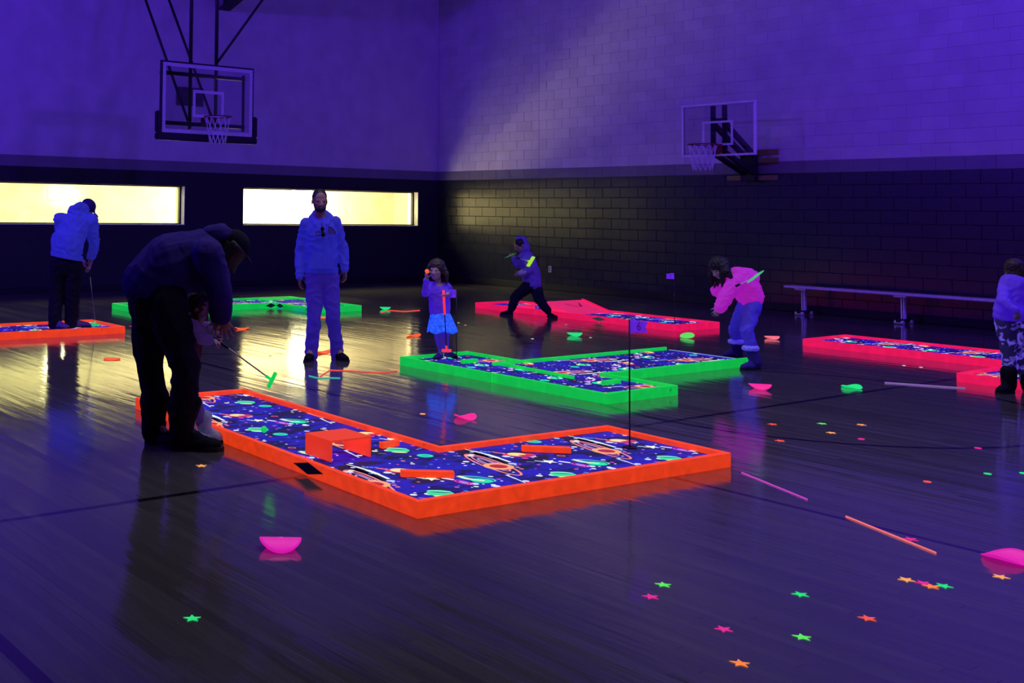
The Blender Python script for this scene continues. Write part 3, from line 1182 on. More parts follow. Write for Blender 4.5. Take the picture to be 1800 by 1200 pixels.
# lettering printed on the carpet
tx = bpy.data.curves.new('print_lettering', 'FONT')
tx.body = 'Star'
tx.size = 0.06
tx.extrude = 0.0002
tx.align_x = 'CENTER'
to_ = bpy.data.objects.new('tmp', tx)
C.objects.link(to_)
dg = bpy.context.evaluated_depsgraph_get()
tme = bpy.data.meshes.new_from_object(to_.evaluated_get(dg))
bpy.data.objects.remove(to_)
M['letter'] = flat_glow('pale_blue_ink', (110, 150, 255))
tme.materials.clear()
tme.materials.append(M['letter'])
for j in range(-1, 4):
    for i in range(-3, 4):
        x, y = 0.40 + i * B_[0] + j * A_[0] + _o.x, 0.915 + j * A_[1] + _o.y
        if (0.1 < x < OL2 - .1 and 0.1 < y < OW - .1) or (0.1 < x < OW - .1 and OW - .1 < y < OL1 - .1):
            q = bpy.data.objects.new('print_lettering', tme)
            C.objects.link(q)
            q.parent = course1
            q.location = (x, y, DECK + .0015)
            q.rotation_euler = (0, 0, HD + 0.1)


def flag_pole(base, label, top, text, side=1, hidden=False):
    base = V(base)
    t = thing('hole_flag', label, 'flag', base)
    bm = newbm()
    tube(bm, [(0, 0, 0), (0, 0, top)], 0.0052, 8)
    finish(bm, 'pole', M['pole'], t)
    bm = newbm()
    tube(bm, [(0, 0, 0), (0, 0, .004)], 0.045, 18)
    finish(bm, 'cup_disc', M['pole'], t)
    # cloth spans along the picture's horizontal
    d = V((RT[0], RT[1], 0)).normalized() * side
    bm = newbm()
    fw, fh = 0.118, 0.088
    prof = [(0, 0), (fw, .006), (fw - .012, fh * .48), (fw + .002, fh * .80), (0.03, fh), (0, fh - .004)]
    ny = V((-d.y, d.x, 0))
    f = []
    for s in (0.0007, -0.0007):
        f.append([bm.verts.new(d * p[0] + V((0, 0, top - fh + p[1])) + ny * (s + 0.006 * math.sin(p[0] * 40))) for p in prof])
    bm.faces.new(f[0])
    bm.faces.new(f[1][::-1])
    for i in range(len(prof)):
        j = (i + 1) % len(prof)
        bm.faces.new((f[0][i], f[1][i], f[1][j], f[0][j]))
    fo = finish(bm, 'flag_cloth', M['flag'], t)
    if text:
        c = bpy.data.curves.new('numeral', 'FONT')
        c.body = text
        c.size = 0.074
        c.extrude = 0.0006
        c.align_x = 'CENTER'
        c.align_y = 'CENTER'
        o_ = bpy.data.objects.new('tmp', c)
        C.objects.link(o_)
        me = bpy.data.meshes.new_from_object(o_.evaluated_get(bpy.context.evaluated_depsgraph_get()))
        bpy.data.objects.remove(o_)
        me.materials.clear()
        me.materials.append(M['flag_ink'])
        q = bpy.data.objects.new('numeral', me)
        C.objects.link(q)
        q.parent = fo
        dd = V((RT[0], RT[1], 0)).normalized()
        toc = V((-FW[0], -FW[1], 0)).normalized()
        q.matrix_local = Matrix(((dd.x, 0, toc.x, 0), (dd.y, 0, toc.y, 0), (0, 1, 0, 0), (0, 0, 0, 1)))
        q.location = d * (fw * .5) + V((0, 0, top - fh * .52)) + toc * 0.0085
        q.scale = (0.8, 1, 1)
    return t


p6 = fl(1107, 786, DECK + .001)
flag_pole(p6, 'violet flag numbered 6 on a thin dark pole in the orange course', 0.83, '6')

# --- green course behind it
gc_ = V((10.27, -10.135, 0))
gth = math.radians(0.0)
course2 = thing('minigolf_course', 'green mini golf course in the middle of the floor with flag 5', 'mini golf course', gc_, gth)
GA, GB0, GB1, GE = 2.575, 0.76, 1.79, 3.30
GWd = 0.96
make_mat(course2, [(RT_, RT_, GA - RT_, GWd - RT_), (GB0 + RT_, GWd - RT_, GB1 - RT_, GE)], (0.3, 0.2))
rails(course2, [(0, 0), (GA, 0), (GA, GWd), (GB1, GWd), (GB1, GE), (GB0, GE), (GB0, GWd), (0, GWd)], M['green_paint'], skip=(4,), splits={0: [0.5]})
bar(course2, 'divider_rail', (GB0 + .02, GWd - .42), (GB0 + .02, GWd - .005), RT_, .030, M['green_paint'])
bar(course2, 'divider_rail', (GB0 + .045, GWd - .34), (1.76, GWd - .40), RT_, .030, M['green_paint'])
bm = newbm()
box(bm, (GB0 + .04, GE - .012, .002), (GB1 - .04, GE + .002, DECK + .004))
finish(bm, 'mat_edge', mat('pale_mat_edge', (.5, .5, .6, 1), .7, emit=srgb(120, 150, 205), es=.7), course2)
obstacle('short green block on the green course near flag 5', V((10.80, -9.78, 0)), V((10.80, -9.57, 0)), .04, .038, M['green_paint'], 'green course blocks')
obstacle('short green block near the right front corner of the green course', V((12.40, -9.62, 0)), V((12.40, -9.40, 0)), .04, .038, M['green_paint'], 'green course blocks')
p5 = fl(802, 630, DECK + .001)
flag_pole(p5, 'violet flag numbered 5 beside the small girl in the blue skirt', 0.715, '5', side=-1)

# --- pink course by the right wall, with a ramp
pc = V((5.70, -4.50, 0))
course3 = thing('minigolf_course', 'long pink mini golf course with jump ramps by the block wall', 'mini golf course', pc, math.radians(-1.3))
PL, PWd = 3.84, 0.98
make_mat(course3, [(RT_, RT_, PL - RT_, PWd - RT_)], (0.1, 0.35))
rails(course3, [(0, 0), (PL, 0), (PL, PWd), (0, PWd)], M['pink_paint'], splits={0: [0.665], 2: [0.335]})
diamond(course3, (2.553, 0, 0.05), (1, 0, 0), (0, -1, 0), .14, .03, M['patch2'])


def ramp(parent, x0, z0, x1, z1):
    t_ = 0.012
    bm = newbm()
    y0, y1 = RT_ + .012, PWd - RT_ - .012
    vs = [bm.verts.new(p) for p in ((x0, y0, z0), (x1, y0, z1), (x1, y1, z1), (x0, y1, z0), (x0, y0, z0 + t_), (x1, y0, z1 + t_), (x1, y1, z1 + t_), (x0, y1, z0 + t_))]
    for f in ((0, 3, 2, 1), (4, 5, 6, 7), (0, 1, 5, 4), (1, 2, 6, 5), (2, 3, 7, 6), (3, 0, 4, 7)):
        bm.faces.new([vs[i] for i in f])
    o = finish(bm, 'ramp_panel', M['pink_panel'], parent)
    hi = max(z0, z1)
    xh = x0 if z0 > z1 else x1
    xl = x1 if z0 > z1 else x0
    lo = min(z0, z1)
    for yy in (y0, y1 - .018):
        bm = newbm()
        a = [bm.verts.new(p) for p in ((xl, yy, lo), (xh, yy, lo), (xh, yy, hi))]
        b = [bm.verts.new(p) for p in ((xl, yy + .018, lo), (xh, yy + .018, lo), (xh, yy + .018, hi))]
        bm.faces.new(a)
        bm.faces.new(b[::-1])
        for i in range(3):
            bm.faces.new((a[i], b[i], b[(i + 1) % 3], a[(i + 1) % 3]))
        finish(bm, 'ramp_side', M['pink_panel'], o)
    return o


ra = ramp(course3, 0.62, DECK + .001, 1.25, 0.150)
rb_ = ramp(course3, 1.47, 0.205, 2.02, DECK + .001)
bm = newbm()
d_ = V((0.55, 0, -.15)).normalized()
box(bm, (0, -.02, .0), (.56, .02, .022), mtx=Matrix.Translation((1.48, PWd - .1, .215)) @ Matrix.Rotation(math.atan2(.15, .55), 4, 'Y'))
finish(bm, 'side_strip', M['pink_paint'], rb_)
M['mark'] = mat('dark_magenta_mark', (.05, .0, .02, 1), .7, emit=srgb(120, 12, 62), es=.8)
bm = newbm()
sl = Matrix.Translation((1.70, PWd * .5, .2175 - (1.70 - 1.47) * .15 / .55)) @ Matrix.Rotation(math.atan2(.15, .55), 4, 'Y')
for pl in strokes([(-.10, .17), (.09, .03), (-.10, -.14)], .03) + strokes([(.0, .12), (.02, .06)], .04):
    vs = [bm.verts.new(sl @ V((p[0], p[1], .0135 - .012))) for p in pl]
    bm.faces.new(vs)
finish(bm, 'painted_chevron', M['mark'], rb_)
p3 = fl(1186, 567, DECK + .001)
flag_pole(p3, 'violet hole flag on the right end of the pink course by the wall', 0.70, '1', side=-1)

# --- pink course at the right edge
rc_ = V((11.30, -4.55, 0))
course4 = thing('minigolf_course', 'pink L-shaped mini golf course at the right edge below the bench', 'mini golf course', rc_, math.radians(0.8))
QX, QW, QS, QL = 3.34, 1.0, 2.36, -1.50
make_mat(course4, [(RT_, RT_, QX - RT_, QW - RT_), (QS + RT_, QL + RT_, QX - RT_, RT_)], (0.45, 0.1))
rails(course4, [(0, 0), (QS, 0), (QS, QL), (QX, QL), (QX, QW), (0, QW)], M['pink_paint'], splits={5: [.45]})

# --- orange course at the far left
course5 = thing('minigolf_course', 'orange mini golf course at the left edge under the man in the blue hoodie', 'mini golf course', (5.54, -11.36, 0), 0.0)
make_mat(course5, [(RT_, -2.6 + RT_, .95 - RT_, -RT_)], (0.2, 0.6))
rails(course5, [(0, -2.6), (.95, -2.6), (.95, 0), (0, 0)], M['orange_paint'])
# its pole stands behind the man's leg
pf = fl(138.5, 572, DECK + .001)
flag_pole(pf, 'hole flag on thin pole in the left orange course, mostly behind dark trouser leg', .80, None, side=-1)

# --- green course at the back
course6 = thing('minigolf_course', 'green L-shaped mini golf course at the back below the long windows', 'mini golf course', (3.42, -10.03, 0), 0.0)
make_mat(course6, [(RT_, RT_, .97 - RT_, 2.44), (RT_, 2.44, 1.93 - RT_, 3.41 - RT_)], (0.7, 0.3))
rails(course6, [(0, 0), (.97, 0), (.97, 2.44), (1.93, 2.44), (1.93, 3.41), (0, 3.41)], M['green_paint'], splits={1: [.5]})
diamond(course6, (.97, 2.33, .047), (0, 1, 0), (1, 0, 0), .1, .035, M['patch'])
diamond(course6, (1.07, 2.44, .047), (1, 0, 0), (0, -1, 0), .1, .035, M['patch'])
bar(course6, 'divider_rail', (.3, 2.55), (.3, 3.35), RT_, .030, M['green_paint'])


# ================================================================== SMALL THINGS ON THE FLOOR
def disc(px, py, colour, label, bend=0.0, ang=0.0, r=0.115, tilt=0.0, z=0.0, flip=1, r_=None):
    """thin flexible foam disc, curled along one axis"""
    c = fl(px, py, 0.02)
    bm = newbm()
    n, rings = 40, 6

    def P(a, rr, s):
        x, y = math.cos(a) * rr, math.sin(a) * rr
        if abs(bend) > 1e-3:
            k = bend / r
            zz = flip * (1 - math.cos(k * x)) / k
            xx = math.sin(k * x) / k
            nx, nz = (-flip * math.sin(k * x), math.cos(k * x))
        else:
            xx, zz, nx, nz = x, 0.0, 0.0, 1.0
        return V((xx + nx * s, y, zz + nz * s))
    th = 0.0022
    L = {}
    for s in (th, -th):
        cen = bm.verts.new(P(0, 0, s))
        rg = [[bm.verts.new(P(2 * PI * k / n, r * (q + 1) / rings, s)) for k in range(n)] for q in range(rings)]
        L[s] = rg
        for k in range(n):
            j = (k + 1) % n
            bm.faces.new((cen, rg[0][k], rg[0][j]))
            for q in range(rings - 1):
                bm.faces.new((rg[q][k], rg[q + 1][k], rg[q + 1][j], rg[q][j]))
    for k in range(n):
        j = (k + 1) % n
        bm.faces.new((L[th][-1][k], L[-th][-1][k], L[-th][-1][j], L[th][-1][j]))
    rot = Matrix.Rotation(ang, 4, 'Z') @ Matrix.Rotation(tilt, 4, 'Y')
    bmesh.ops.transform(bm, matrix=rot, verts=bm.verts[:])
    lo = min(v.co.z for v in bm.verts)
    bmesh.ops.translate(bm, vec=(0, 0, -lo + 0.002 + z), verts=bm.verts[:])
    o = finish(bm, 'foam_disc', M[colour], smooth=True)
    o.location = (c.x, c.y, 0)
    return tag(o, label, 'disc', 'curled foam discs on the gym floor')


vdir = math.atan2(FW[1], FW[0])         # heading away from the camera
hdir = math.atan2(RT[1], RT[0])
disc(493, 956, 'pink', 'pink foam disc curled like a half moon in the left foreground', 0.95, vdir, 0.098, flip=-1)
disc(1772, 978, 'pink', 'pink foam disc curled up at the right edge of the picture', 0.7, hdir + .5, 0.105)
disc(818, 731, 'hot', 'hot pink foam disc curled between the orange and green courses', 0.75, hdir + .35, 0.088)
disc(1497, 678, 'green', 'green foam disc curled on the floor below the right pink course', 0.6, hdir + .4, 0.088)
disc(1336, 680, 'hot', 'pink foam disc standing half-moon near the right end of the green course', 0.95, vdir - .25, 0.097, flip=-1)
disc(1010, 588, 'green', 'green foam disc curled between green course and long pink course', 0.95, vdir, 0.094, flip=-1)
disc(1208, 591, 'lgreen', 'green foam disc tilted up beside the front corner of the long pink course', 0.12, vdir - .75, 0.088, tilt=-0.34)
disc(677, 542, 'green', 'small green foam disc far back right of the rear green course', 0.95, vdir, 0.088, flip=-1)
disc(727, 588, 'orange', 'orange foam disc left of the small girl in the blue skirt', 0.6, hdir + .3, 0.095)
disc(568, 617, 'orange', 'orange foam disc between the feet of the standing man in jeans', 0.6, hdir + .3, 0.10)
disc(425, 576, 'orange', 'orange foam disc right of the bending player and in front of rear green course', 0.5, hdir + .1, 0.095)
disc(197, 628, 'orange', 'flat orange foam disc left of the bending player in dark clothes', 0.15, hdir, 0.09)
disc(568, 556, 'orange', 'orange foam disc behind the standing man against the rear green course', 0.5, hdir, 0.09)
disc(1357, 593, 'salmon', 'salmon foam disc folded flat behind the girl in the pink jacket', 0.8, vdir, 0.09, flip=-1)


def star_thing(px, py, colour, label, r=0.036, rot=None):
    c = fl(px, py, 0.002)
    bm = newbm()
    rt = vdir + rnd.uniform(-.3, .3) if rot is None else rot
    prism(bm, [(p[0], p[1]) for p in star_poly(0, 0, r, rt, .42)], 0.0, 0.0016)
    o = finish(bm, 'star_cutout', M[colour])
    o.location = (c.x, c.y, 0.001)
    return tag(o, label, 'star', 'glowing paper stars on the floor')


def dot_thing(px, py, colour, label, r=0.022):
    c = fl(px, py, 0.002)
    bm = newbm()
    prism(bm, ell(0, 0, r, r, 0, 20), 0.0, 0.0016)
    o = finish(bm, 'dot_cutout', M[colour])
    o.location = (c.x, c.y, 0.001)
    return tag(o, label, 'dot', 'glowing paper dots on the floor')


rnd = random.Random(11)
for a in ((1358, 745, 'coral', 'coral paper star, leftmost of the far scatter right of the green course'),
          (1445, 744, 'lgreen', 'green paper star at the top of the far scatter below the green disc'),
          (1514, 746, 'peach', 'peach paper star right of the green one in the far scatter'),
          (1461, 760, 'peach', 'peach paper star just below the green star of the far scatter'),
          (1371, 774, 'coral', 'coral paper star on the dark circle line right of the orange course'),
          (1601, 947, 'mag', 'magenta paper star half under the coral glow stick'),
          (1166, 1027, 'lgreen', 'pale green paper star in front of the orange course, above a magenta one'),
          (1144, 1048, 'mag', 'magenta paper star just below left of a pale green star'),
          (1407, 1044, 'green', 'mint green paper star alone between two star pairs in the right foreground'),
          (1272, 1105, 'mag', 'magenta paper star alone above the orange star at the bottom edge'),
          (1410, 1119, 'lgreen', 'large pale green paper star near the bottom of the picture'),
          (1525, 1086, 'coral', 'red coral paper star in the right foreground by itself'),
          (1301, 1165, 'tang', 'orange paper star lowest in the picture at the bottom edge'),
          (1593, 1018, 'peach', 'peach paper star at the left end of the row of four'),
          (1623, 1024, 'mag', 'magenta paper star second in the row of four'),
          (1637, 1030, 'tang', 'orange paper star third in the row of four'),
          (1659, 1029, 'green', 'mint green paper star at the right end of the row of four'),
          (1759, 1013, 'peach', 'peach paper star just below the pink disc at the right edge'),
          (338, 1086, 'green', 'green paper star alone in the left foreground below the pink disc'),
          (354, 818, 'peach', 'peach paper star in front of the bending player boots')):
    star_thing(*a)
star_thing(230, 573, 'mag', 'dim magenta paper star beside the corner of the left orange course', .03)
for a in ((1514, 771, 'hot', 'pink paper dot under the peach star of the far scatter'),
          (1719, 787, 'hot', 'pink paper dot on the dark circle line at far right'),
          (1736, 832, 'green', 'green paper dot in the right middle floor'),
          (1630, 846, 'coral', 'coral paper dot in the right middle floor left of green dot'),
          (1799, 831, 'green', 'green paper dot cut by the right edge'),
          (743, 727, 'peach', 'peach paper dot left of the hot pink disc behind the orange course')):
    dot_thing(*a)
for x, y, c_, lab in ((806, 567, 'white', 'tiny white paper dot just right of the flag 5 pole'), (818, 571, 'peach', 'tiny pale dot right of the white dot by flag 5 pole'),
                      (936, 595, 'white', 'tiny white dot in front of the running child'), (1038, 593, 'white', 'tiny pale dot right of the curled green disc'),
                      (1589, 642, 'white', 'left of two tiny white dots below the right pink course'), (1619, 645, 'white', 'right of two tiny white dots below the right pink course'),
                      (387, 769, 'white', 'tiny white dot at the tip of the dark boot'), (995, 570, 'salmon', 'tiny salmon dot under the long pink course'), (475, 625, 'coral', 'tiny coral dot on the bright floor right of the putter')):
    dot_thing(x, y, c_, lab, .017)


def stick(pts, colour, label, r=0.0045):
    bm = newbm()
    P3 = [fl(a, b, r) for a, b in pts]
    tube(bm, [(p.x, p.y, r) for p in P3], r, 8)
    o = finish(bm, 'glow_stick', M[colour])
    return tag(o, label, 'glow stick', 'thin glow sticks on the floor')


stick([(1304, 830), (1419, 877)], 'violet', 'violet glow stick on the floor right of the orange course', .0036)
stick([(1487, 907), (1645, 971)], 'salmon', 'coral glow stick in the right foreground over a magenta star', .0042)
stick([(1555, 672), (1697, 682)], 'lilac', 'dim lilac glow stick below the right pink course', .006)
stick([(670, 549), (685, 545), (712, 547), (738, 545)], 'coral', 'thin bent coral glow stick right of the rear green course', .005)
stick([(543, 660), (560, 664), (580, 663.5), (598, 664)], 'cyan', 'thin cyan glow stick in front of the standing man', .004)
stick([(562.5, 661), (580, 650), (610, 651), (672, 655), (698, 651)], 'coral', 'long bent coral glow stick in front of the standing man', .004)


def ball(p, colour, label, r=0.0215):
    bm = newbm()
    bmesh.ops.create_uvsphere(bm, u_segments=24, v_segments=16, radius=r)
    o = finish(bm, 'golf_ball', M[colour], smooth=True)
    o.location = p
    return tag(o, label, 'golf ball')


b_ = fl(464, 755, DECK + .022)
ball((b_.x, b_.y, DECK + .0245), 'ballgreen', 'green golf ball on the carpet of the foreground orange course', .0225)
b_ = fl(149, 571, DECK + .022)
ball((b_.x, b_.y, DECK + .0245), 'lime', 'lime golf ball by the feet of the man in the left orange course', .0225)


def putter(grip, head, label, headcol, gripcol=None, glen=0.22, hdir_=None, shaft='shaft', hl=0.055, gr=0.011, hs=1.0):
    """grip, shaft and two-way rubber head; points in world space"""
    g, h = V(grip), V(head)
    t = thing('putter', label, 'putter', h)
    u = (g - h).normalized()
    L = (g - h).length
    bm = newbm()
    tube(bm, [u * 0.012, u * (L - glen * .2)], 0.0052, 8)
    finish(bm, 'shaft', M[shaft], t)
    bm = newbm()
    tube(bm, [u * (L - glen), u * (L - glen * .9), u * L], [gr * .8, gr, gr * 1.1], 10)
    finish(bm, 'grip', M[gripcol or 'black'], t)
    d = V(hdir_ if hdir_ is not None else (RT[0], RT[1], 0)).normalized()
    s = u.cross(d).normalized()
    bm = newbm()
    prof = [(-hl, -.010), (-hl * .5, -.016), (hl * .5, -.016), (hl, -.010), (hl, .010), (hl * .5, .016), (-hl * .5, .016), (-hl, .010)]
    mx = Matrix((d.to_4d(), s.to_4d(), u.to_4d(), (0, 0, 0, 1))).transposed()
    mx[3] = (0, 0, 0, 1)
    for c_ in range(3):
        mx[c_][3] = 0
    prof = [(a, b * hs) for a, b in prof]
    prism(bm, prof, -.014 * hs, .014 * hs)
    bevel(bm, .004, 2)
    tube(bm, [(0, 0, .008), (0, 0, .05)], .0105, 10)
    bmesh.ops.transform(bm, matrix=mx, verts=bm.verts[:])
    finish(bm, 'head', M[headcol], t)
    return t


# ================================================================== PEOPLE
def capsule(bm, a, b, ra, rb, wide=None, ratio=1.0, seg=14):
    """closed rounded cone from a to b; wide/ratio flatten or widen its section"""
    a, b = V(a), V(b)
    d = b - a
    L = d.length
    if L < 1e-5:
        d = V((0, 0, 1))
        L = 1e-5
    t = d.normalized()
    ref = V(wide).normalized() if wide is not None else (V((0, 0, 1)) if abs(t.z) < .9 else V((1, 0, 0)))
    x = (ref - t * ref.dot(t))
    if x.length < 1e-3:
        x = V((1, 0, 0)) - t * t.x
    x.normalize()
    y = t.cross(x).normalized()
    prof = []
    for k in range(1, 5):
        th = PI / 2 * k / 4
        prof.append((a - t * (ra * math.cos(th)), ra * math.sin(th)))
    for k in range(0, 4):
        th = PI / 2 * k / 4
        prof.append((b + t * (rb * math.sin(th)), rb * math.cos(th)))
    rings = []
    for c, r in prof:
        rings.append([bm.verts.new(c + x * (r * ratio * math.cos(2 * PI * k / seg)) + y * (r * math.sin(2 * PI * k / seg))) for k in range(seg)])
    s0 = bm.verts.new(a - t * ra)
    s1 = bm.verts.new(b + t * rb)
    for k in range(seg):
        j = (k + 1) % seg
        bm.faces.new((s0, rings[0][j], rings[0][k]))
        bm.faces.new((s1, rings[-1][k], rings[-1][j]))
        for q in range(len(rings) - 1):
            bm.faces.new((rings[q][k], rings[q][j], rings[q + 1][j], rings[q + 1][k]))


def chain(bm, pts, rad, wide=None, ratio=1.0):
    for i in range(len(pts) - 1):
        capsule(bm, pts[i], pts[i + 1], rad[i], rad[i + 1], wide, ratio)


def ball_(bm, c, x, y, z, rx, ry, rz, n=16):
    """ellipsoid with axes x, y, z"""
    m = Matrix(((x.x * rx, y.x * ry, z.x * rz, c.x), (x.y * rx, y.y * ry, z.y * rz, c.y), (x.z * rx, y.z * ry, z.z * rz, c.z), (0, 0, 0, 1)))
    bmesh.ops.create_uvsphere(bm, u_segments=n, v_segments=max(8, n * 2 // 3), radius=1.0, matrix=m)


LAB = bpy.data.scenes.new('workbench')      # a spare scene where single meshes are melted


def skin(bm, name, m, parent=None, voxel=0.008, smooth=4, folds=0.0, seed=0, fscale=9.0, cuts=(), fur=0.0):
    """melt overlapping closed pieces into one continuous surface"""
    bmesh.ops.recalc_face_normals(bm, faces=bm.faces[:])
    me = bpy.data.meshes.new(name)
    bm.to_mesh(me)
    bm.free()
    t = bpy.data.objects.new('tmp', me)
    LAB.collection.objects.link(t)
    r = t.modifiers.new('r', 'REMESH')
    r.mode = 'VOXEL'
    r.voxel_size = voxel
    s = t.modifiers.new('s', 'SMOOTH')
    s.iterations = smooth
    s.factor = 0.5
    LAB.view_layers[0].update()
    dg = LAB.view_layers[0].depsgraph
    out = bpy.data.meshes.new_from_object(t.evaluated_get(dg))
    bpy.data.objects.remove(t)
    bpy.data.meshes.remove(me)
    out.name = name
    if folds or fur:
        off = V((seed * 3.1, seed * 1.7, 0))
        nv = len(out.vertices)
        co = np.empty(nv * 3, 'f')
        no = np.empty(nv * 3, 'f')
        out.vertices.foreach_get('co', co)
        out.vertex_normals.foreach_get('vector', no)
        dsp = np.zeros(nv, 'f')
        for i in range(nv):
            c = V((co[3 * i], co[3 * i + 1], co[3 * i + 2]))
            if folds:
                p = c * fscale + off
                q = V((p.x, p.y, p.z * 1.3 + noise.noise(p * .6) * 1.2))
                dsp[i] += folds * (1 - 2 * abs(noise.noise(q)) ** .7 * 1.6)
            if fur:
                dsp[i] += fur * noise.noise(c * 75 + off)
        out.vertices.foreach_set('co', (co.reshape(-1, 3) + no.reshape(-1, 3) * dsp[:, None]).ravel())
    if cuts:
        b2 = bmesh.new()
        b2.from_mesh(out)
        for pt, nrm in cuts:
            r_ = bmesh.ops.bisect_plane(b2, geom=b2.verts[:] + b2.edges[:] + b2.faces[:], plane_co=pt, plane_no=nrm, clear_outer=True)
            ed = [e for e in r_['geom_cut'] if isinstance(e, bmesh.types.BMEdge)]
            if ed:
                bmesh.ops.holes_fill(b2, edges=ed, sides=0)
        b2.to_mesh(out)
        b2.free()
    for p in out.polygons:
        p.use_smooth = True
    out.materials.clear()
    out.materials.append(m)
    o = bpy.data.objects.new(name, out)
    C.objects.link(o)
    if parent is not None:
        o.parent = parent
    return o


def hand(bm, wrist, d, pn, s, curl=0.5, spread=0.28, thumb=1.0):
    """palm, four unequal bent fingers and a thumb from the side of the palm.
    d = wrist to knuckles, pn = palm side, fingers curl towards pn"""
    w_, d, pn = V(wrist), V(d).normalized(), V(pn)
    pn = (pn - d * pn.dot(d)).normalized()
    sd = d.cross(pn).normalized() * thumb
    capsule(bm, w_ + d * .012 * s, w_ + d * .064 * s, .021 * s, .018 * s, sd, 1.85)
    for k, (off, ln, r) in enumerate(((.033, .080, .0085), (.0115, .091, .0088), (-.0115, .084, .0085), (-.033, .067, .0078))):
        p = w_ + d * (.072 - abs(off - .005) * .25) * s + sd * off * s
        dd = (d + sd * off * spread * 25 * (1 - .8 * curl)).normalized()
        a = 0.25 * curl
        r *= s
        for q, f in enumerate((.45, .31, .24)):
            ax = math.cos(a), math.sin(a)
            e = p + (dd * ax[0] + pn * ax[1]) * ln * f * s
            capsule(bm, p, e, r * (1 - .09 * q), r * (.93 - .09 * q), seg=8)
            p = e
            a += 1.15 * curl
    p = w_ + d * .026 * s + sd * .026 * s
    td = (d * .55 + sd * .72 + pn * .35).normalized()
    e = p + td * .042 * s
    capsule(bm, p, e, .0125 * s, .0105 * s, seg=8)
    td2 = (td * (1 - .5 * curl) + pn * .55 * curl + d * .45).normalized()
    e2 = e + td2 * .034 * s
    capsule(bm, e, e2, .0100 * s, .0085 * s, seg=8)


def head(bm, c, f, u, s, jaw=1.0):
    """skull, face and ears; c = centre of the head, f = facing, u = crown"""
    f, u = V(f).normalized(), V(u)
    u = (u - f * u.dot(f)).normalized()
    r = f.cross(u).normalized()
    c = V(c)

    def P(a, b, d):
        return c + (r * a + f * b + u * d) * s
    ball_(bm, P(0, -.012, .028), r, f, u, .074 * s, .094 * s, .088 * s)
    ball_(bm, P(0, .022, -.030), r, f, u, .060 * s, .068 * s, .078 * s)
    ball_(bm, P(0, .046, -.078), r, f, u, .038 * s * jaw, .036 * s, .030 * s)
    ball_(bm, P(0, .066, .012), r, f, u, .052 * s, .020 * s, .018 * s)
    capsule(bm, P(0, .084, .004), P(0, .103, -.032), .009 * s, .0135 * s, seg=8)
    for a in (-1, 1):
        ball_(bm, P(a * .010, .093, -.036), r, f, u, .010 * s, .010 * s, .008 * s, 8)
        ball_(bm, P(a * .036, .062, -.020), r, f, u, .022 * s, .020 * s, .020 * s, 10)
        ball_(bm, P(a * .076, -.010, -.010), r, f, u, .010 * s, .020 * s, .031 * s, 10)
    ball_(bm, P(0, .079, -.057), r, f, u, .025 * s, .014 * s, .007 * s, 10)
    ball_(bm, P(0, .077, -.068), r, f, u, .022 * s, .014 * s, .008 * s, 10)
    return P


def eyes(parent, P, s, f):
    for a in (-1, 1):
        bm = newbm()
        bmesh.ops.create_uvsphere(bm, u_segments=10, v_segments=8, radius=.0095 * s, matrix=Matrix.Translation(P(a * .032, .072, -.003)))
        finish(bm, 'eye', M['eye'], parent, smooth=True)


def shoe(bm, heel, toe, s, h=0.05, w=1.0):
    """one shoe with its sole on the ground under heel and toe"""
    heel, toe = V(heel), V(toe)
    d = toe - heel
    side = d.cross(V((0, 0, 1))).normalized()
    r = .040 * s * w
    up = V((0, 0, 1))
    capsule(bm, heel + up * r * .9 + d * .10, heel.lerp(toe, .62) + up * r * .82, r * .95, r * 1.08, side, 1.08)
    capsule(bm, heel.lerp(toe, .62) + up * r * .8, heel.lerp(toe, .86) + up * r * .68, r * 1.06, r * .78, side, 1.15)
    capsule(bm, heel + d * .14 + up * r, heel + d * .2 + up * h * s, r * .95, r * 1.0, side, 1.0)
    capsule(bm, heel + d * .22 + up * h * s, heel.lerp(toe, .6) + up * r * 1.05, r * .8, r * .85, side, 1.0)


def sole(parent, heel, toe, s, m, w=1.0, t=.018):
    heel, toe = V(heel), V(toe)
    d = (toe - heel)
    L = d.length
    d.normalize()
    sd = V((-d.y, d.x, 0))
    prof = [(-.005, .034), (.25, .038), (.45, .035), (.70, .050), (.90, .043), (1.0, .022), (1.03, 0)]
    pts = [heel + d * (a * L) + sd * b * s * w for a, b in prof] + [heel + d * (a * L) - sd * b * s * w for a, b in prof[-2::-1]]
    bm = newbm()
    z = min(heel.z, toe.z)
    prism(bm, [(p.x, p.y) for p in pts], z, z + t)
    return finish(bm, 'sole', m, parent)


M['skin'] = mat('skin', (0.38, 0.20, 0.14, 1), 0.55, var=0.08)
M['skin_fair'] = mat('fair_skin', (0.50, 0.30, 0.30, 1), 0.55, var=0.06)
M['eye'] = mat('eye', (0.01, 0.008, 0.008, 1), 0.15, var=0, bump=0)
M['hair_dark'] = mat('dark_hair', (0.010, 0.007, 0.007, 1), 0.5, scale=120, bump=.8)
M['hair_brown'] = mat('brown_hair', (0.05, 0.028, 0.02, 1), 0.5, scale=120, bump=.8)
M['hoodie_blue'] = cloth('pale_blue_fleece', (0.06, 0.05, 0.40, 1), emit=srgb(30, 30, 150), es=0.6)
M['hoodie_blue2'] = cloth('blue_fleece', (0.07, 0.07, 0.40, 1), emit=srgb(30, 34, 150), es=0.6)
M['jeans'] = cloth('blue_denim', (0.06, 0.04, 0.24, 1), emit=srgb(32, 16, 120), es=.8, fold=1.2)
M['jeans2'] = cloth('bright_blue_denim', (0.12, 0.10, 0.50, 1), emit=srgb(32, 16, 150), es=.55, fold=1.0)
M['dark_cloth'] = cloth('dark_navy_knit', (0.03, 0.013, 0.15, 1), fold=.8)
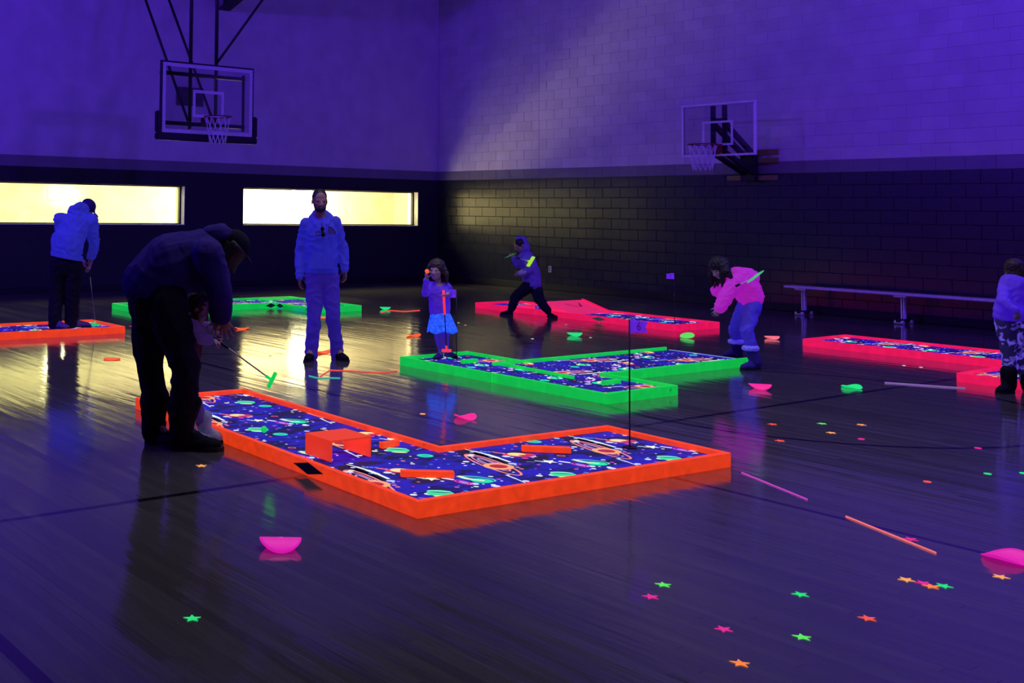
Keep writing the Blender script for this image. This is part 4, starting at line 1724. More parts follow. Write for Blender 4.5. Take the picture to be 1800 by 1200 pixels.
M['black_cloth'] = cloth('black_trouser_cloth', (0.009, 0.007, 0.018, 1), fold=.9)
M['boot'] = mat('black_boot_leather', (0.006, 0.006, 0.008, 1), 0.75, spec=.12)
M['sole_black'] = mat('black_sole', (0.008, 0.008, 0.01, 1), 0.7)
M['purple_shoe'] = mat('purple_shoe', (0.10, 0.05, 0.22, 1), 0.6)
M['violet_top'] = cloth('violet_white_cotton', (0.18, 0.10, 0.50, 1), emit=srgb(46, 8, 165), es=.75, fold=.6)
M['skirt'] = mat('bright_blue_tulle', (0.08, 0.16, 0.5, 1), .8, emit=srgb(24, 84, 250), es=.8, var=.55, scale=38, bump=.8)
M['leggings'] = cloth('violet_leggings', (0.15, 0.10, 0.40, 1), emit=srgb(44, 12, 150), es=.5, fold=.3)
M['fleece_pink'] = cloth('pink_fuzzy_fleece', (0.35, 0.06, 0.30, 1), emit=srgb(165, 20, 175), es=.75, fold=.8)
M['fur_cuff'] = mat('blue_white_fur', (0.4, 0.35, 0.75, 1), .9, emit=srgb(60, 50, 190), es=.5, scale=150, bump=.9)
M['indigo_boot'] = mat('indigo_boot', (0.05, 0.03, 0.22, 1), .8, spec=.15)
M['jacket_blue'] = cloth('dark_blue_jacket', (0.14, 0.10, 0.34, 1), emit=srgb(30, 8, 100), es=.5, fold=1.0)
M['pale_patch'] = cloth('pale_grey_cloth', (0.45, 0.42, 0.45, 1), fold=.5)
M['rust_coat'] = cloth('dark_rust_coat', (0.13, 0.035, 0.05, 1), fold=.9)
M['lilac_cloth'] = cloth('lilac_cotton', (0.13, 0.08, 0.22, 1), emit=srgb(52, 30, 95), es=.4, fold=.6)
M['grey_boot'] = mat('pale_grey_boot', (0.30, 0.32, 0.42, 1), .7, emit=srgb(50, 56, 92), es=.4)
M['orange_ball'] = flat_glow('orange_fluorescent_ball', (255, 100, 40))
M['hotgrip'] = flat_glow('coral_fluorescent_grip', (250, 55, 85))
M['print_dark'] = mat('dark_print', (0.02, 0.012, 0.06, 1), .8, emit=srgb(26, 8, 70), es=.8)
M['sunglass'] = mat('black_sunglasses', (0.008, 0.008, 0.008, 1), .15)


def camo():
    k = NT('camouflage_leggings')
    tc = k.n('ShaderNodeTexCoord')
    a = k.n('ShaderNodeTexNoise', inp={'Vector': tc.outputs['Object'], 'Scale': 14.0, 'Detail': 1.0, 'Distortion': 1.0})
    f = k.math('GREATER_THAN', a.outputs[0], 0.52)
    g = k.math('GREATER_THAN', a.outputs[0], 0.60)
    e = k.mix(g, k.mix(f, srgb(12, 6, 48), srgb(48, 30, 125)), srgb(84, 62, 190))
    k.link(e, k.b.inputs['Emission Color'])
    k.b.inputs['Emission Strength'].default_value = .8
    k.link(k.mix(f, (0.04, 0.03, 0.1, 1), (.3, .25, .5, 1)), k.b.inputs['Base Color'])
    k.b.inputs['Roughness'].default_value = .9
    return k.m


M['camo'] = camo()


class Fig:
    """joints read off the photograph at the figure's own distance, with depth offsets in metres"""

    def __init__(self, D):
        self.D = D

    def __call__(self, x, y, dd=0.0):
        return atd(x, y, self.D + dd)


def person(name_label, bm, m, voxel):
    o = skin(bm, 'person', m, None, voxel, 3)
    return tag(o, name_label, 'person')


UPZ = V((0, 0, 1))
TOCAM = V((-FW[0], -FW[1], 0)).normalized()
RIGHT = V((RT[0], RT[1], 0)).normalized()


# ---------- standing man in hoodie and jeans, facing the camera
def standing_man():
    g = Fig(11.62)
    hl, hr = fl(549, 631), fl(587, 630)
    tl, tr = fl(538, 637), fl(612, 636)
    tl = hl + (tl - hl).normalized() * .27
    tr = hr + (tr - hr).normalized() * .27
    hips = [g(552, 484), g(580, 484)]
    knee = [g(553, 556, -.05), g(585, 556, -.04)]
    ank = [hl + UPZ * .10 + (tl - hl) * .2, hr + UPZ * .10 + (tr - hr) * .2]
    sh = [g(536, 393, 0), g(591, 391, 0)]
    el = [g(529, 441, .05), g(602, 438, .05)]
    wr = [g(526.5, 487, -.05), g(606, 474, -.02)]
    pel, wai, che, nek, hd = g(565, 474), g(565, 445), g(564, 404), g(563, 377), g(562, 353, -.04)
    bm = newbm()
    capsule(bm, pel, wai, .12, .115, RIGHT, 1.25)
    capsule(bm, wai, che, .115, .12, RIGHT, 1.3)
    chain(bm, [che, nek, hd], [.08, .058, .055])
    P = head(bm, hd, TOCAM + RIGHT * .12 - UPZ * .12, UPZ, 1.02)
    for i in (0, 1):
        chain(bm, [sh[i], el[i], wr[i]], [.055, .042, .03])
        chain(bm, [hips[i], knee[i], ank[i]], [.085, .055, .042])
        capsule(bm, ank[i], [tl, tr][i] * .35 + ank[i] * .65, .04, .035)
        capsule(bm, che, sh[i], .07, .055)
    hand(bm, wr[0], g(528, 512) - wr[0], TOCAM * .3 + RIGHT, 1.0, .45, thumb=-1)
    hand(bm, wr[1], g(607, 500) - wr[1], TOCAM * .3 - RIGHT, 1.0, .5, thumb=1)
    o = person('man standing in the middle in a pale blue hoodie and jeans, arms hanging', bm, M['skin'], .0065)
    eyes(o, P, 1.02, TOCAM)
    # hoodie
    bm = newbm()
    capsule(bm, g(565, 462), g(565, 440), .145, .145, RIGHT, 1.22)
    capsule(bm, g(565, 440), g(564, 406), .145, .15, RIGHT, 1.22)
    for i in (0, 1):
        capsule(bm, g(564, 401), sh[i] + (g(564, 401) - sh[i]) * .12, .10, .066)
        chain(bm, [sh[i] + (g(564, 401) - sh[i]) * .1, el[i], wr[i] + (el[i] - wr[i]) * .12], [.074, .064, .048])
    chain(bm, [g(552, 384, .06), g(562, 376, .10), g(576, 383, .06)], [.06, .07, .06])
    chain(bm, [g(549, 386, -.02), g(555, 395, -.10)], [.045, .035])
    chain(bm, [g(578, 385, -.02), g(573, 395, -.10)], [.045, .035])
    h = skin(bm, 'hoodie', M['hoodie_blue'], o, .009, 4, .007, 1, cuts=[(g(565, 497), -UPZ)])
    bm = newbm()
    capsule(bm, g(565, 455), g(565, 492), .154, .146, RIGHT, 1.22)
    skin(bm, 'hem_band', M['hoodie_blue'], h, .008, 3, cuts=[(g(565, 479), -UPZ), (g(565, 469.5), UPZ)])
    for i in (0, 1):
        bm = newbm()
        capsule(bm, wr[i] + (el[i] - wr[i]) * .13, wr[i] + (el[i] - wr[i]) * .02, .044, .042)
        skin(bm, 'cuff', M['hoodie_blue'], h, .006, 2)
    bm = newbm()
    prism(bm, [(-.14, -.10), (.14, -.10), (.14, -.02), (.085, .075), (-.085, .075), (-.14, -.02)], 0, .010)
    bmesh.ops.transform(bm, matrix=Matrix(((RIGHT.x, 0, TOCAM.x, 0), (RIGHT.y, 0, TOCAM.y, 0), (0, 1, 0, 0), (0, 0, 0, 1))), verts=bm.verts[:])
    bmesh.ops.translate(bm, vec=g(565, 456, -.160), verts=bm.verts[:])
    bevel(bm, .006, 2)
    finish(bm, 'front_pocket', M['hoodie_blue'], h)
    for xx in (558, 571):
        bm = newbm()
        tube(bm, [g(xx, 392, -.175), g(xx - .5, 408, -.185), g(xx, 416, -.185)], .004, 6)
        finish(bm, 'drawstring', M['hoodie_blue2'], h)
    # chest print: a quarter dome of stripes beside two short lines
    fr = Matrix(((RIGHT.x, 0, TOCAM.x, 0), (RIGHT.y, 0, TOCAM.y, 0), (0, 1, 0, 0), (0, 0, 0, 1)))
    bm = newbm()
    for q, (r0, r1) in enumerate(((.018, .034), (.040, .056), (.062, .082))):
        pts = [(math.cos(a) * r1, math.sin(a) * r1) for a in [PI / 2 * k / 8 for k in range(9)]] + [(math.cos(a) * r0, math.sin(a) * r0) for a in [PI / 2 * k / 8 for k in range(8, -1, -1)]]
        prism(bm, pts, 0, .003)
    bmesh.ops.transform(bm, matrix=fr, verts=bm.verts[:])
    bmesh.ops.translate(bm, vec=g(576.5, 411.5, -.190), verts=bm.verts[:])
    finish(bm, 'dome_print', M['print_dark'], h)
    bm = newbm()
    for q in range(2):
        for k in range(4):
            prism(bm, [(-.115 + k * .026, -.004 - q * .030), (-.097 + k * .026, -.004 - q * .030), (-.097 + k * .026, .014 - q * .030), (-.108 + k * .026, .016 - q * .030), (-.115 + k * .026, .008 - q * .03)], 0, .003)
    bmesh.ops.transform(bm, matrix=fr, verts=bm.verts[:])
    bmesh.ops.translate(bm, vec=g(574.5, 409, -.186), verts=bm.verts[:])
    finish(bm, 'letter_print', M['print_dark'], h)
    # trousers
    bm = newbm()
    capsule(bm, g(565, 470), g(565, 486), .125, .13, RIGHT, 1.25)
    for i in (0, 1):
        chain(bm, [hips[i], knee[i], ank[i] + UPZ * .0], [.105, .078, .070])
        capsule(bm, ank[i] + UPZ * .06, ank[i] - UPZ * .05, .072, .070)
    skin(bm, 'jeans', M['jeans'], o, .009, 4, .007, 2)
    for a, b in ((hl, tl), (hr, tr)):
        bm = newbm()
        shoe(bm, a, b, 1.0, .085, 1.05)
        s_ = skin(bm, 'shoe', M['boot'], o, .007, 3)
        sole(s_, a, b, 1.0, M['sole_black'])
    # short hair and beard
    bm = newbm()
    f = (TOCAM + RIGHT * .12).normalized()
    r = f.cross(UPZ).normalized()
    ball_(bm, P(0, -.022, .040), r, f, UPZ, .082, .094, .088)
    hr_ = skin(bm, 'hair', M['hair_dark'], o, .007, 3)
    bm = newbm()
    ball_(bm, P(0, .040, -.082), r, f, UPZ, .054, .052, .036)
    for a in (-1, 1):
        capsule(bm, P(a * .058, .015, -.03), P(a * .042, .045, -.08), .014, .018)
    capsule(bm, P(-.024, .083, -.050), P(.024, .083, -.050), .007, .007)
    skin(bm, 'beard', M['hair_dark'], o, .006, 2)
    # sunglasses hooked on the collar
    sg = thing('sunglasses', 'dark sunglasses hooked on the neckline of the pale blue hoodie', 'sunglasses', g(566.5, 398, -.20))
    fr2 = fr @ Matrix.Rotation(.35, 4, 'Z')
    for q, dy in enumerate((-.025, -.085)):
        bm = newbm()
        bmesh.ops.create_uvsphere(bm, u_segments=14, v_segments=8, radius=1, matrix=fr @ Matrix.Translation((.008 * q + .002, dy, .004)) @ Matrix.Diagonal((.021, .027, .006, 1)))
        finish(bm, 'lens', M['sunglass'], sg, smooth=True)
    bm = newbm()
    tube(bm, [fr @ V((-.004, .05, .0)), fr @ V((-.006, .0, .006)), fr @ V((.004, -.055, .008)), fr @ V((.012, -.11, .005))], .0045, 6)
    finish(bm, 'frame', M['sunglass'], sg)


standing_man()


# ---------- man at the far left, seen from behind, in the orange course
def hoodie_man():
    zf = DECK + .002
    hl, hr = fl(93, 576, zf), fl(121, 575, zf)
    tl, tr = fl(113, 578, zf), fl(146, 574.5, zf)
    D = (depth_of(hl) + depth_of(hr)) / 2
    g = Fig(D)
    hips = [g(103, 462), g(130, 464)]
    knee = [g(99, 517, .03), g(127, 518, .03)]
    ank = [hl + UPZ * .10 + (tl - hl) * .15, hr + UPZ * .10 + (tr - hr) * .15]
    pel, wai, che, nek, hd = g(117, 458), g(119, 436), g(129, 398, .12), g(143, 374, .22), g(154, 366, .33)
    sh = [g(106, 386, .1), g(160, 388, .16)]
    el = [g(112, 424, .42), g(166, 428, .22)]
    wr = [g(147, 461, .42), g(158, 463, .32)]
    bm = newbm()
    capsule(bm, pel, wai, .13, .12, RIGHT, 1.2)
    capsule(bm, wai, che, .12, .13, RIGHT, 1.25)
    chain(bm, [che, nek, hd], [.08, .06, .055])
    f = (RIGHT * .75 - TOCAM * .5 - UPZ * .75).normalized()
    P = head(bm, hd, f, UPZ * .8 + RIGHT * .55, 1.0)
    for i in (0, 1):
        chain(bm, [sh[i], el[i], wr[i]], [.055, .042, .03])
        capsule(bm, che, sh[i], .075, .055)
        chain(bm, [hips[i], knee[i], ank[i]], [.09, .055, .042])
        capsule(bm, ank[i], [tl, tr][i] * .35 + ank[i] * .65, .04, .035)
    gp = g(156.5, 470, .36)
    for i in (0, 1):
        hand(bm, wr[i], (gp + V((0, 0, -.04 * i - .02))) - wr[i] + V((0, 0, -.03)), RIGHT if i == 0 else -RIGHT, 1.0, .95, thumb=1 if i == 0 else -1)
    o = person('man at far left seen from behind in a blue hoodie and black trousers, putting', bm, M['skin_fair'], .008)
    bm = newbm()
    capsule(bm, g(117.5, 441), g(119, 422, .02), .160, .165, RIGHT, 1.28)
    capsule(bm, g(119, 425, .02), g(130, 396, .12), .165, .155, RIGHT, 1.25)
    for i in (0, 1):
        capsule(bm, g(130, 394, .12), sh[i], .12, .085)
        chain(bm, [sh[i], el[i], wr[i] + (el[i] - wr[i]) * .1], [.092, .075, .052])
    chain(bm, [g(126, 370, .14), g(138, 364, .17), g(150, 366, .26)], [.055, .07, .06])
    chain(bm, [g(137, 361, .16), g(140, 358, .17)], [.05, .03])
    capsule(bm, g(133, 382, .13), g(148, 374, .24), .09, .07)
    hem = (UPZ * -1 + RIGHT * -.18).normalized()
    h = skin(bm, 'hoodie', M['hoodie_blue2'], o, .01, 4, .009, 3, cuts=[(g(117, 451), hem)])
    bm = newbm()
    capsule(bm, g(118, 432), g(117, 466), .167, .156, RIGHT, 1.27)
    skin(bm, 'hem_band', M['hoodie_blue2'], h, .009, 3, .003, 31, cuts=[(g(117, 453.5), hem), (g(117, 446.5), -hem)])
    bm = newbm()
    capsule(bm, g(117, 452), g(117, 466), .13, .14, RIGHT, 1.25)
    for i in (0, 1):
        chain(bm, [hips[i], knee[i], ank[i]], [.115, .095, .088])
        capsule(bm, ank[i] + UPZ * .06, ank[i] - UPZ * .05, .088, .082)
    skin(bm, 'trousers', M['black_cloth'], o, .01, 4, .006, 4)
    for a, b in ((hl, tl), (hr, tr)):
        b = a + (b - a).normalized() * .28
        bm = newbm()
        shoe(bm, a, b, 1.0, .08)
        s_ = skin(bm, 'shoe', M['purple_shoe'], o, .008, 3)
        sole(s_, a, b, 1.0, M['sole_black'])
    bm = newbm()
    u2 = (UPZ * .8 + RIGHT * .55)
    u2 = (u2 - f * u2.dot(f)).normalized()
    r = f.cross(u2)
    ball_(bm, P(0, -.014, .035), r, f, u2, .084, .104, .088)
    capsule(bm, P(-.03, .09, .03), P(.03, .09, .03), .012, .012)
    cap_ = skin(bm, 'cap', M['dark_cloth'], o, .008, 3)
    bm = newbm()
    ball_(bm, P(0, .13, .015), r, f, u2, .065, .06, .010)
    finish(bm, 'cap_brim', M['dark_cloth'], cap_, smooth=True)
    hp = fl(168, 571, DECK + .018)
    putter(gp + (gp - hp).normalized() * .10, hp, 'putter with green head held by the man in the left orange course', 'ballgreen', hdir_=RIGHT)


hoodie_man()


# ---------- big bending player in dark clothes, in profile
def bending_man():
    g = Fig(7.2)
    hn, tn = fl(306, 790), fl(386, 792)
    hf, tf = fl(262, 778), fl(288, 784)
    tn = hn + (tn - hn).normalized() * .32
    tf = hf + (tf - hf).normalized() * .30
    dn, df = depth_of(hn) - 7.2, depth_of(hf) - 7.2
    hips = [g(290, 530, -.02), g(264, 525, .18)]
    knee = [g(327, 645, dn - .03), g(263, 645, df)]
    ank = [hn + UPZ * .13 + (tn - hn) * .17, hf + UPZ * .13 + (tf - hf) * .2]
    pel, wai, che = g(272, 505, .08), g(300, 465, .10), g(358, 445, .12)
    nek, hd = g(386, 428, .12), g(408, 438, .12)
    sh = [g(366, 448, -.10), g(368, 440, .30)]
    el = [g(386, 512, -.10), g(386, 505, .28)]
    wr = [g(392, 558, -.02), g(384, 560, .22)]
    bm = newbm()
    capsule(bm, pel, wai, .16, .15, TOCAM, 1.15)
    capsule(bm, wai, che, .15, .15, TOCAM, 1.2)
    chain(bm, [che, nek, hd], [.09, .065, .06])
    f = (RIGHT * .62 - UPZ * .75 - TOCAM * .5).normalized()
    P = head(bm, hd, f, RIGHT * .8 + UPZ * .6, 1.04)
    for i in (0, 1):
        chain(bm, [sh[i], el[i], wr[i]], [.06, .046, .033])
        capsule(bm, che, sh[i], .085, .06)
        chain(bm, [hips[i], knee[i], ank[i]], [.10, .065, .048])
        capsule(bm, ank[i], [tn, tf][i] * .35 + ank[i] * .65, .04, .035)
    hand(bm, wr[0], g(402, 588, .0) - wr[0], RIGHT * .2 - TOCAM, 1.05, .3, .5, thumb=-1)
    hand(bm, wr[1], g(384, 590, .16) - wr[1], TOCAM, 1.05, .8, thumb=1)
    o = person('large person in dark clothes and black boots bending over beside the orange course', bm, M['skin'], .0048)
    eyes(o, P, 1.04, f)
    # knitted top: deep back, belly hanging
    bm = newbm()
    capsule(bm, g(263, 497, .08), g(300, 462, .10), .185, .20, TOCAM, 1.12)
    capsule(bm, g(300, 462, .10), g(350, 445, .12), .20, .165, TOCAM, 1.2)
    capsule(bm, g(300, 472, .10), g(345, 478, .12), .17, .14, TOCAM, 1.2)
    for i in (0, 1):
        capsule(bm, g(356, 445, .12), sh[i], .14, .10)
        chain(bm, [sh[i], el[i], wr[i] + (el[i] - wr[i]) * .08], [.108, .085, .06])
    h = skin(bm, 'knit_top', M['dark_cloth'], o, .010, 5, .006, 5, 6.0)
    bm = newbm()
    chain(bm, [g(372, 412, .12), g(388, 412, .12), g(402, 416, .12)], [.07, .075, .06], TOCAM, 1.3)
    capsule(bm, g(376, 404, .12), g(386, 402, .12), .035, .03, TOCAM, 1.6)
    skin(bm, 'hood', M['dark_cloth'], h, .008, 4, .005, 6)
    bm = newbm()
    capsule(bm, g(265, 500, .08), g(276, 532, .08), .165, .17, TOCAM, 1.12)
    for i in (0, 1):
        chain(bm, [hips[i], knee[i], ank[i] + UPZ * .16], [.150, .100, .084])
    skin(bm, 'trousers', M['black_cloth'], o, .010, 5, .008, 7, 6.0)
    for a, b, k in ((hn, tn, ank[0]), (hf, tf, ank[1])):
        bm = newbm()
        shoe(bm, a, b, 1.15, .11, 1.08)
        lean = (b - a) * .2
        capsule(bm, a + lean * .7 + UPZ * .08, a + lean * .8 + UPZ * .27, .080, .094)
        capsule(bm, a + lean * .8 + UPZ * .27, a + lean * .9 + UPZ * .31, .102, .098)
        capsule(bm, a + lean * 1.3 + UPZ * .24, a + lean * 2.0 + UPZ * .31, .07, .05)
        s_ = skin(bm, 'boot', M['boot'], o, .008, 3, .004, 8)
        sole(s_, a, b, 1.2, M['sole_black'], t=.028)
        for q in range(4):
            bm = newbm()
            c_ = a.lerp(b, .42 - .04 * q) + UPZ * (.095 + .035 * q)
            sd = (b - a).cross(UPZ).normalized()
            tube(bm, [c_ - sd * .045 + UPZ * -.01, c_ + (b - a).normalized() * .012, c_ + sd * .045 + UPZ * -.01], .005, 6)
            finish(bm, 'lace', M['black'], s_)
    # dark cap pulled low, hair below
    u2 = (RIGHT * .8 + UPZ * .6)
    u2 = (u2 - f * u2.dot(f)).normalized()
    r = f.cross(u2)
    bm = newbm()
    ball_(bm, P(0, -.012, .045), r, f, u2, .088, .108, .088)
    c_ = skin(bm, 'cap', M['black_cloth'], o, .007, 3)
    bm = newbm()
    ball_(bm, P(0, .11, .04), r, f, u2, .066, .05, .011)
    finish(bm, 'cap_brim', M['black_cloth'], c_, smooth=True)
    bm = newbm()
    ball_(bm, P(0, -.05, -.005), r, f, u2, .078, .062, .075)
    for q in range(12):
        a = -.7 + 1.5 * (q % 6) / 5 if q < 6 else PI + .7 - 1.5 * (q % 6) / 5
        p0 = P(math.cos(a) * .080, math.sin(a) * .075 - .01, .03)
        p1 = P(math.cos(a) * .090, math.sin(a) * .085, -.05)
        chain(bm, [p0, p1, p1 - UPZ * .05], [.028, .026, .012])
    skin(bm, 'hair', M['hair_dark'], o, .007, 2)


bending_man()


# ---------- child in front of the bending player, guided at the putter
def guided_child():
    heel = fl(350, 775)
    D = depth_of(heel)
    g = Fig(D)
    toe = heel + RIGHT * .19 + TOCAM * .02
    h2 = fl(322, 777)
    t2 = h2 + RIGHT * .18
    s = .68
    pel, wai, che, nek, hd = g(320, 626), g(324, 608), g(334, 577), g(341, 560), g(349, 543, .0)
    hips = [g(326, 632, -.03), g(318, 632, .1)]
    knee = [g(332, 690, -.02), g(320, 690, .08)]
    ank = [heel + UPZ * .075 + RIGHT * .03, h2 + UPZ * .075 + RIGHT * .03]
    sh = [g(340, 573, -.05), g(345, 571, .12)]
    el = [g(352, 592, -.06), g(366, 577, .12)]
    wr = [g(369, 597, -.02), g(381, 585, .08)]
    gp = g(385, 600, .03)
    bm = newbm()
    capsule(bm, pel, wai, .085, .08, TOCAM, 1.2)
    capsule(bm, wai, che, .08, .085, TOCAM, 1.25)
    chain(bm, [che, nek, hd], [.05, .04, .04])
    f = (RIGHT * .8 - UPZ * .55 + TOCAM * .1).normalized()
    P = head(bm, hd, f, UPZ * .8 + RIGHT * .5, .88)
    for i in (0, 1):
        chain(bm, [sh[i], el[i], wr[i]], [.036, .03, .022])
        chain(bm, [hips[i], knee[i], ank[i]], [.065, .045, .034])
        capsule(bm, ank[i], [toe, t2][i] * .35 + ank[i] * .65, .03, .026)
    hand(bm, wr[0], gp + V((0, 0, -.01)) - wr[0] + RIGHT * .02, -UPZ * .4 + RIGHT * .5 - TOCAM * .4, .74, .95, thumb=-1)
    hand(bm, wr[1], gp + V((0, 0, .015)) - wr[1] + RIGHT * .02, -UPZ * .5 + TOCAM, .74, .95, thumb=1)
    o = person('child in rust coat and lilac leggings holding a putter, mostly hidden behind the bending person', bm, M['skin_fair'], .005)
    eyes(o, P, .88, f)
    bm = newbm()
    capsule(bm, g(325, 620), g(331, 584), .115, .105, TOCAM, 1.15)
    capsule(bm, g(333, 616), g(337, 584), .075, .085, TOCAM, 1.3)
    for i in (0, 1):
        capsule(bm, g(335, 577), sh[i], .07, .052)
    c_ = skin(bm, 'coat', M['rust_coat'], o, .008, 4, .005, 9)
    bm = newbm()
    for i in (0, 1):
        chain(bm, [sh[i], el[i], wr[i] + (el[i] - wr[i]) * .1], [.056, .05, .038])
    skin(bm, 'sleeves', M['lilac_cloth'], c_, .007, 4, .004, 10)
    bm = newbm()
    for i in (0, 1):
        chain(bm, [hips[i], knee[i], ank[i] + UPZ * .04], [.078, .058, .048])
    skin(bm, 'leggings', M['lilac_cloth'], o, .007, 4, .003, 11)
    for a, b in ((heel, toe), (h2, t2)):
        bm = newbm()
        shoe(bm, a, b, .85, .10, 1.1)
        capsule(bm, a + RIGHT * .035 + UPZ * .06, a + RIGHT * .035 + UPZ * .16, .048, .054)
        s_ = skin(bm, 'boot', M['grey_boot'], o, .007, 3, .003, 12)
        sole(s_, a, b, .9, M['sole_black'])
    bm = newbm()
    u2 = (UPZ * .8 + RIGHT * .5)
    u2 = (u2 - f * u2.dot(f)).normalized()
    r = f.cross(u2)
    ball_(bm, P(0, -.03, .028), r, f, u2, .076, .086, .082)
    for q in range(9):
        a = -1 + q / 4
        p0 = P(.06 * a, -.05, .03)
        chain(bm, [p0, p0 - UPZ * .12 + RIGHT * .01 * a, p0 - UPZ * (.24 + .04 * abs(a))], [.03, .024, .008])
    skin(bm, 'hair', M['hair_brown'], o, .006, 2, .003, 13, 30)
    hp = g(478, 668, -.02)
    u = (gp - hp).normalized()
    putter(gp + u * .14, hp, 'putter with a green head held up off the floor by the guided child', 'ballgreen', hdir_=(RIGHT * .45 + UPZ * .9), hl=.058)


guided_child()


# ---------- little girl in the blue skirt, hand to her face
def skirt_girl():
    zf = DECK + .002
    hl = fl(776, 629, zf)
    hr = fl(783, 626, zf)
    D = depth_of(hl)
    g = Fig(D)
    s = .66
    tl = hl + (-RIGHT * .6 + TOCAM * .8).normalized() * .16
    tr = hr + (RIGHT * .6 + TOCAM * .8).normalized() * .16
    pel, wai, che, nek, hd = g(775, 552), g(773, 538), g(771, 508), g(770, 494), g(767, 475, -.02)
    sh = [g(759, 502), g(785, 503)]
    el = [g(748, 516, -.06), g(790, 512, .12)]
    wr = [g(749.5, 490, -.14), g(787, 517, -.17)]
    hips = [g(769, 560), g(782, 560)]
    knee = [g(773, 594, -.02), g(781, 593, -.02)]
    ank = [hl + UPZ * .06, hr + UPZ * .06]
    bm = newbm()
    capsule(bm, pel, wai, .078, .07, RIGHT, 1.2)
    capsule(bm, wai, che, .07, .075, RIGHT, 1.25)
    chain(bm, [che, nek, hd], [.045, .034, .034])
    f = (TOCAM * .8 - RIGHT * .45).normalized()
    P = head(bm, hd, f, UPZ, .90)
    for i in (0, 1):
        chain(bm, [sh[i], el[i], wr[i]], [.033, .028, .021])
        capsule(bm, che, sh[i], .045, .034)
        chain(bm, [hips[i], knee[i], ank[i]], [.06, .042, .03])
        capsule(bm, ank[i], [tl, tr][i] * .35 + ank[i] * .65, .028, .024)
    hand(bm, wr[0], g(750, 478, -.15) - wr[0], RIGHT * .5 - TOCAM * .2, .68, .85, thumb=-1)
    hand(bm, wr[1], g(777, 524, -.27) - wr[1], TOCAM * .6 - RIGHT * .6, .68, .9, thumb=1)
    o = person('little girl with loose brown hair and bright blue skirt standing in the green course', bm, M['skin_fair'], .005)
    eyes(o, P, .9, f)
    bm = newbm()
    capsule(bm, g(773, 546), g(772, 512), .088, .092, RIGHT, 1.25)
    for i in (0, 1):
        capsule(bm, g(771.5, 508), sh[i], .065, .046)
        chain(bm, [sh[i], el[i], wr[i] + (el[i] - wr[i]) * .08], [.047, .041, .031])
    skin(bm, 'long_sleeved_top', M['violet_top'], o, .007, 4, .004, 14, 14)
    # flared gathered skirt: a pleated cone with thickness
    bm = newbm()
    n, rows = 72, 10
    c0, c1 = g(773.5, 546), g(777.5, 583)
    rg = []
    for side in (0, 1):
        ring_ = []
        for q in range(rows + 1):
            t = q / rows
            c = c0.lerp(c1, t)
            rr = .088 + (.158 - .088) * (t ** .8) - .006 * side
            ring_.append([bm.verts.new(c + RIGHT * math.cos(2 * PI * k / n) * rr * (1 + .045 * t * math.sin(k * 2 * PI / n * 13)) + TOCAM * math.sin(2 * PI * k / n) * rr * .85 * (1 + .05 * t * math.sin(k * 2 * PI / n * 13)) + UPZ * (.012 * t * math.sin(k * 2 * PI / n * 5))) for k in range(n)])
        rg.append(ring_)
    for side in (0, 1):
        for q in range(rows):
            for k in range(n):
                j = (k + 1) % n
                bm.faces.new((rg[side][q][k], rg[side][q][j], rg[side][q + 1][j], rg[side][q + 1][k]))
    for k in range(n):
        j = (k + 1) % n
        bm.faces.new((rg[0][rows][k], rg[0][rows][j], rg[1][rows][j], rg[1][rows][k]))
        bm.faces.new((rg[0][0][k], rg[0][0][j], rg[1][0][j], rg[1][0][k]))
    finish(bm, 'skirt', M['skirt'], o, smooth=True)
    bm = newbm()
    for i in (0, 1):
        chain(bm, [hips[i], knee[i], ank[i] + UPZ * .03], [.07, .054, .040])
    skin(bm, 'leggings', M['leggings'], o, .007, 4, .002, 15)
    for a, b in ((hl, tl), (hr, tr)):
        bm = newbm()
        shoe(bm, a, b, .68, .07)
        s_ = skin(bm, 'shoe', M['indigo_boot'], o, .006, 3)
        sole(s_, a, b, .7, M['sole_black'])
    bm = newbm()
    r = f.cross(UPZ)
    ball_(bm, P(0, -.020, .044), r, f, UPZ, .090, .092, .086)
    r3 = random.Random(3)
    for q in range(22):
        a = PI * (.06 + .88 * q / 21)
        p0 = P(math.cos(a) * .082, -math.sin(a) * .082, .03)
        p1 = P(math.cos(a) * .120, -math.sin(a) * .112 + .01, -.05 + r3.uniform(-.02, .02))
        p2 = P(math.cos(a) * .118, -math.sin(a) * .108, -.13 + r3.uniform(-.03, .03))
        chain(bm, [p0, p1, p2], [.028, .026, .010])
    skin(bm, 'hair', M['hair_brown'], o, .006, 2, .004, 16, 40)
    ball(g(750.5, 476.5, -.185), 'orange_ball', 'orange golf ball held by the little girl against her cheek', .0215)
    hp = g(785, 616, -.19)
    top = g(779.5, 510, -.21)
    putter(top, hp, 'putter with coral grip and coral head held upright by the little girl', 'hotgrip', 'hotgrip', .25, RIGHT, shaft='pole', hl=.05, gr=.0125)


skirt_girl()


